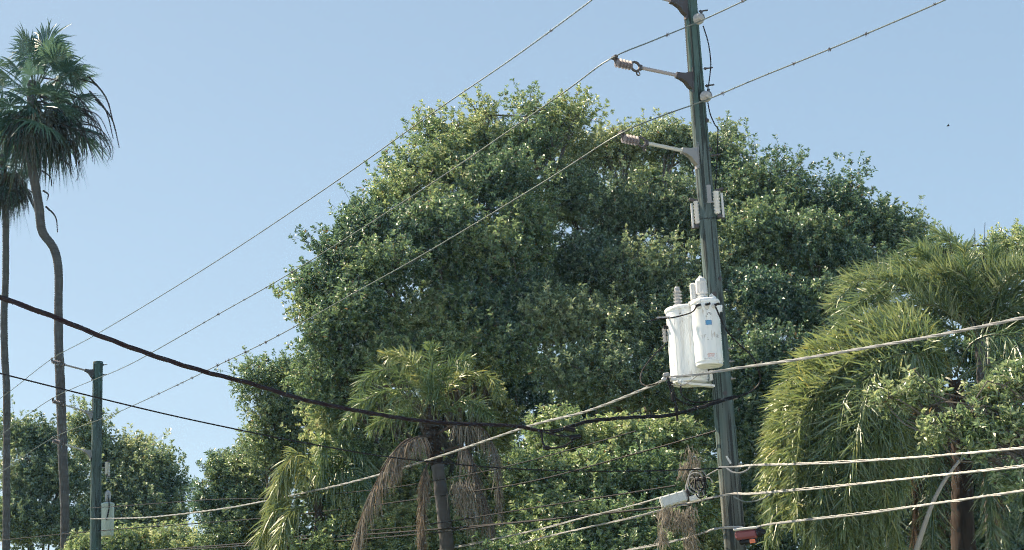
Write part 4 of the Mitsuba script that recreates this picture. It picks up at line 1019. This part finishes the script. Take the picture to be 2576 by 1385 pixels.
loose('dark lead looping left from the big transformer down to the pale secondary cable', [(1672, 868, 25.8), (1640, 900, 25.6), (1615, 935, 25.5), (1612, 960, 25.4), (1625, 971, 25.3), (1655, 965, 25.2)], 0.011)
loose('black lead running from the small transformer down right past the pole', [(1800, 772, 25.3), (1812, 800, 25.3), (1828, 832, 25.4), (1860, 868, 25.6), (1890, 895, 25.8), (1905, 925, 25.9), (1912, 960, 26), (1890, 985, 26), (1850, 1000, 25.9)], 0.013)
loose('lead from the small transformer lid sweeping left across the larger tank', [(1752, 772, 25.33), (1742, 785, 25.35), (1720, 793, 25.55), (1690, 800, 25.6), (1655, 803, 25.7), (1628, 810, 25.7)], 0.011)
loose('dark lead curving under the transformers to the pole', [(1690, 960, 25.4), (1700, 1000, 25.5), (1730, 1018, 25.6), (1770, 1022, 25.7), (1812, 1012, 25.8)], 0.012)
loose('thicker dark lead curving below the transformers', [(1712, 965, 25.5), (1716, 995, 25.55), (1745, 1012, 25.6), (1790, 1010, 25.75), (1812, 1004, 25.8)], 0.012)
loose('short dark lead hanging from the connectors by the larger tank', [(1680, 950, 25.2), (1688, 985, 25.2), (1700, 1015, 25.2), (1704, 1060, 25.3)], 0.016)
loose('pale bare jumper arching between the connectors and the small tank', [(1690, 968, 25.15), (1715, 970, 25.2), (1735, 960, 25.2), (1755, 945, 25.2), (1770, 936, 25.2)], 0.009, 'pale_cable')
loose('loop of grey cable below the top pale cable at the pole', [(1828, 1178, 25.6), (1842, 1188, 25.55), (1862, 1190, 25.5), (1878, 1184, 25.5), (1890, 1173, 25.5)], 0.012, 'pale_cable')
loose('slack dark loop under the middle pale cable right of the pole', [(1845, 1250, 25.55), (1870, 1262, 25.5), (1895, 1262, 25.5), (1920, 1255, 25.4), (1940, 1243, 25.3)], 0.010, 'conductor')
loose('pale strand from the top cable down to the coil by the grey box', [(1809, 1180, 25.75), (1790, 1190, 25.8), (1770, 1201, 25.8), (1745, 1204, 25.8)], 0.010, 'pale_cable')
loose('short pale strand beside the red closure', [(1795, 1334, 25.5), (1830, 1326, 25.45), (1870, 1326, 25.4)], 0.010, 'pale_cable')

# connectors by the big tank
cn = thing('cable_connectors', 'cluster of grey and black cable connectors on the secondary cable beside the transformers', 'connector')
for k, (x, y, w, h, mat) in enumerate(((1676, 944, 0.10, 0.07, 'steel'), (1670, 955, 0.07, 0.06, 'porcelain_grey'), (1695, 955, 0.09, 0.06, 'porcelain_white'), (1710, 962, 0.06, 0.06, 'porcelain_white'), (1684, 966, 0.06, 0.07, 'black_rubber'), (1692, 1000, 0.05, 0.14, 'black_rubber'), (1702, 1032, 0.05, 0.12, 'black_rubber'), (1765, 1025, 0.14, 0.05, 'black_rubber'))):
    part(cn, 'clamp', box((w, 0.06, h), at(x, y, 25.12), X=[1, 0.1, 0.2 - 0.1 * (k % 3)], bevel=0.015), mat)

# grey splice box with coil
gb = thing('splice_box', 'ribbed grey splice enclosure hung on the cables left of the near pole', 'splice box')
c0, c1 = at(1662, 1266, 25.75), at(1727, 1247, 25.75)
dx = norm(c1 - c0)
part(gb, 'housing', box((np.linalg.norm(c1 - c0), 0.16, 0.165), (c0 + c1) / 2, X=dx, bevel=0.02), 'galvanized_box')
for t in (0.08, 0.36, 0.64, 0.92):
    part(gb, 'rib', box((0.018, 0.172, 0.177), c0 + (c1 - c0) * t, X=dx, bevel=0.004), 'galvanized_box')
part(gb, 'end_cap', box((0.05, 0.17, 0.175), c1 + dx * 0.03, X=dx, bevel=0.01), 'dark_steel')
part(gb, 'terminal_block', box((0.15, 0.1, 0.085), at(1746, 1254, 25.7), X=dx, bevel=0.012), 'porcelain_white')
cl = thing('cable_coil', 'tangled coil of black and pale drop wires above the grey splice enclosure', 'cable coil')
rng = np.random.default_rng(9)
for k in range(11):
    x, y = 1752 + rng.normal() * 12, 1225 + rng.normal() * 12
    rx, ry = rng.uniform(9, 22), rng.uniform(14, 30)
    a = np.linspace(0, rng.uniform(3.5, 6.6), 40) + rng.uniform(0, 6)
    Yc = 25.7 + rng.normal() * 0.06
    part(cl, 'loop', tube(np.array([at(x + rx * math.cos(q), y + ry * math.sin(q), Yc + 0.04 * math.sin(2 * q)) for q in a]), 0.009, 6), 'black_cable' if k % 3 else 'pale_cable')
rb = thing('cable_closure', 'dark red cable closure strapped to the near pole at the bottom', 'splice box')
c0, c1 = at(1850, 1346, 25.4), at(1905, 1340, 25.3)
dx = norm(c1 - c0)
part(rb, 'body', box((np.linalg.norm(c1 - c0), 0.15, 0.13), (c0 + c1) / 2 - [0, 0, 0.02], X=dx, bevel=0.03), 'red_box')
part(rb, 'lid', box((np.linalg.norm(c1 - c0) * 1.1, 0.17, 0.035), (c0 + c1) / 2 + [0, 0, 0.068], X=dx, bevel=0.012), 'porcelain_white')
part(rb, 'end_boot', tube([c1 + dx * 0.0, c1 + dx * 0.05, c1 + dx * 0.12], [0.075, 0.06, 0.03], 12), 'black_rubber')
part(rb, 'warning_tag', box((0.08, 0.008, 0.055), at(1893, 1362, 25.15), X=[1, 0, 0.05], bevel=0.002), 'orange_tag')
part(rb, 'lower_shell', box((np.linalg.norm(c1 - c0) * 0.8, 0.12, 0.07), (c0 + c1) / 2 - [-0.02, 0, 0.12], X=dx, bevel=0.02), 'black_rubber')


# hanging moss
def moss(label, spots, seed, n, Lr, tone=((0.14, 0.13, 0.115), (0.36, 0.33, 0.29))):
    rng = np.random.default_rng(seed)
    B, D, Ls = [], [], []
    for x, y, Y, sx, sy in spots:
        m_ = n
        P = np.array([at(x + rng.normal() * sx, y + rng.normal() * sy, Y + rng.normal() * 0.08) for _ in range(m_)])
        B.append(P); D.append(norm(np.stack([rng.normal(size=m_) * 0.25, rng.normal(size=m_) * 0.25, -np.ones(m_)], 1))); Ls.append(rng.uniform(*Lr, m_))
    B, D, Ls = np.vstack(B), np.vstack(D), np.concatenate(Ls)
    N = len(B)
    tone = np.asarray(tone); q = rng.random((N, 1))
    wd = norm(np.cross(D, rng.normal(size=(N, 3))))
    v, f, c = ribbons(B, D, wd, Ls, np.full(N, 0.014), np.zeros(N), tone[0] * (1 - q) + tone[1] * q, 4)
    v = v + (meshkit.fbm(v * 7, 2, seed)[:, None] - 0.5) * [0.12, 0.1, 0.02]
    single('hanging_moss', label, 'moss', (v, f), 'moss_grey', color=c)


moss('grey brown moss hanging in a thick curtain under the grey splice enclosure', [(1672, 1285, 26.1, 10, 10), (1690, 1290, 26.1, 14, 10), (1715, 1300, 26.1, 14, 14), (1665, 1330, 26.1, 5, 20), (1738, 1330, 26.2, 8, 20), (1730, 1290, 26.2, 12, 10), (1735, 1365, 26.2, 8, 10)], 3, 80, (0.08, 0.3))
moss('pale grey moss hanging from a dead frond right of the grey palm trunk', [(1155, 1215, 32.4, 12, 6), (1175, 1225, 32.4, 12, 8), (1165, 1250, 32.4, 10, 12), (1185, 1290, 32.4, 6, 20)], 4, 90, (0.2, 0.5))
moss('small clump of pale moss among the branches left of the pole', [(1740, 1150, 27.5, 10, 18), (1725, 1170, 27.5, 8, 8), (1752, 1190, 27.5, 6, 14)], 5, 70, (0.1, 0.3))

# moss tufts on the lines
rng = np.random.default_rng(21)


def tuft(P, r, label, group):
    n = 16
    d = norm(rng.normal(size=(n, 3)))
    ms = [tube([P, P + q * r * rng.uniform(0.6, 1.3)], [0.007, 0.002], 3) for q in d] + [trimesh.creation.icosphere(1, r * 0.42)]
    ms[-1].apply_translation(P)
    single('moss_tuft', label, 'moss tuft', cat(ms), 'tuft_brown', group=group)


def on_wire(P, x):
    """the point of the wire where the frame's column x cuts it"""
    v = P - EYE
    z = v @ fwd
    return P[np.argmin(np.abs(v @ rt_c / z * F + W / 2 - x))]


ORD = 'first second third fourth fifth sixth seventh eighth ninth tenth eleventh twelfth thirteenth fourteenth fifteenth sixteenth'.split()


def tufts(wire, line, spots):
    spots = sorted(spots)
    spans = ((0, 760, 'left of the oaks'), (760, 1550, 'in front of the oaks'), (1550, 1755, 'beside the near pole'), (1755, 2600, 'right of the near pole'))
    for a, b_, where in spans:
        for k, (x, s) in enumerate([q for q in spots if a <= q[0] < b_]):
            tuft(on_wire(wires[wire], x), 0.04 * s * (1.4 if x < 1000 else 1), f'{ORD[k]} moss tuft on the {line} power line {where}', f'moss tufts on the {line} power line')


tufts('w2', 'middle', [(1680, 1.0), (1867, 1.0), (735, 1.1), (668, .7), (643, .7), (618, .5), (550, .9), (514, .6), (382, .8), (590, .4), (470, .4), (1300, .5)])
tufts('w3', 'lowest', [(1815, 1.1), (2005, 1), (2083, 1), (2168, 1), (2340, .8), (1465, 1), (1690, .5), (1660, .5), (1630, .4), (2250, .4), (1930, .4), (700, .8), (670, 1), (655, .6), (616, 1), (577, .9), (570, .6), (545, 1), (480, .8), (460, .7), (445, .6), (400, .7), (520, .5), (380, .5), (740, .6)])
tufts('w1', 'uppermost', [(1390, .8), (1375, .5), (1100, .5)])

# small bird far up in the sky
bp = at(2385, 317, 70)
rng = np.random.default_rng(2)
body = trimesh.creation.icosphere(2, 0.05); body.apply_scale([1.3, 0.5, 0.5]); body.apply_translation(bp)
bird = thing('bird', 'tiny dark bird gliding in the sky above the right palms', 'bird')
part(bird, 'body', body, 'black_rubber', smooth=True)
for s in (-1, 1):
    part(bird, 'wing', trimesh.convex.convex_hull(np.array([bp + q for q in ([0.035, 0, 0.0], [-0.03, 0, 0.0], [0.01, 0.13 * s, 0.03], [-0.02, 0.12 * s, 0.028], [-0.015, 0.19 * s, 0.015], [0.01, 0.05 * s, 0.02])])), 'black_rubber')
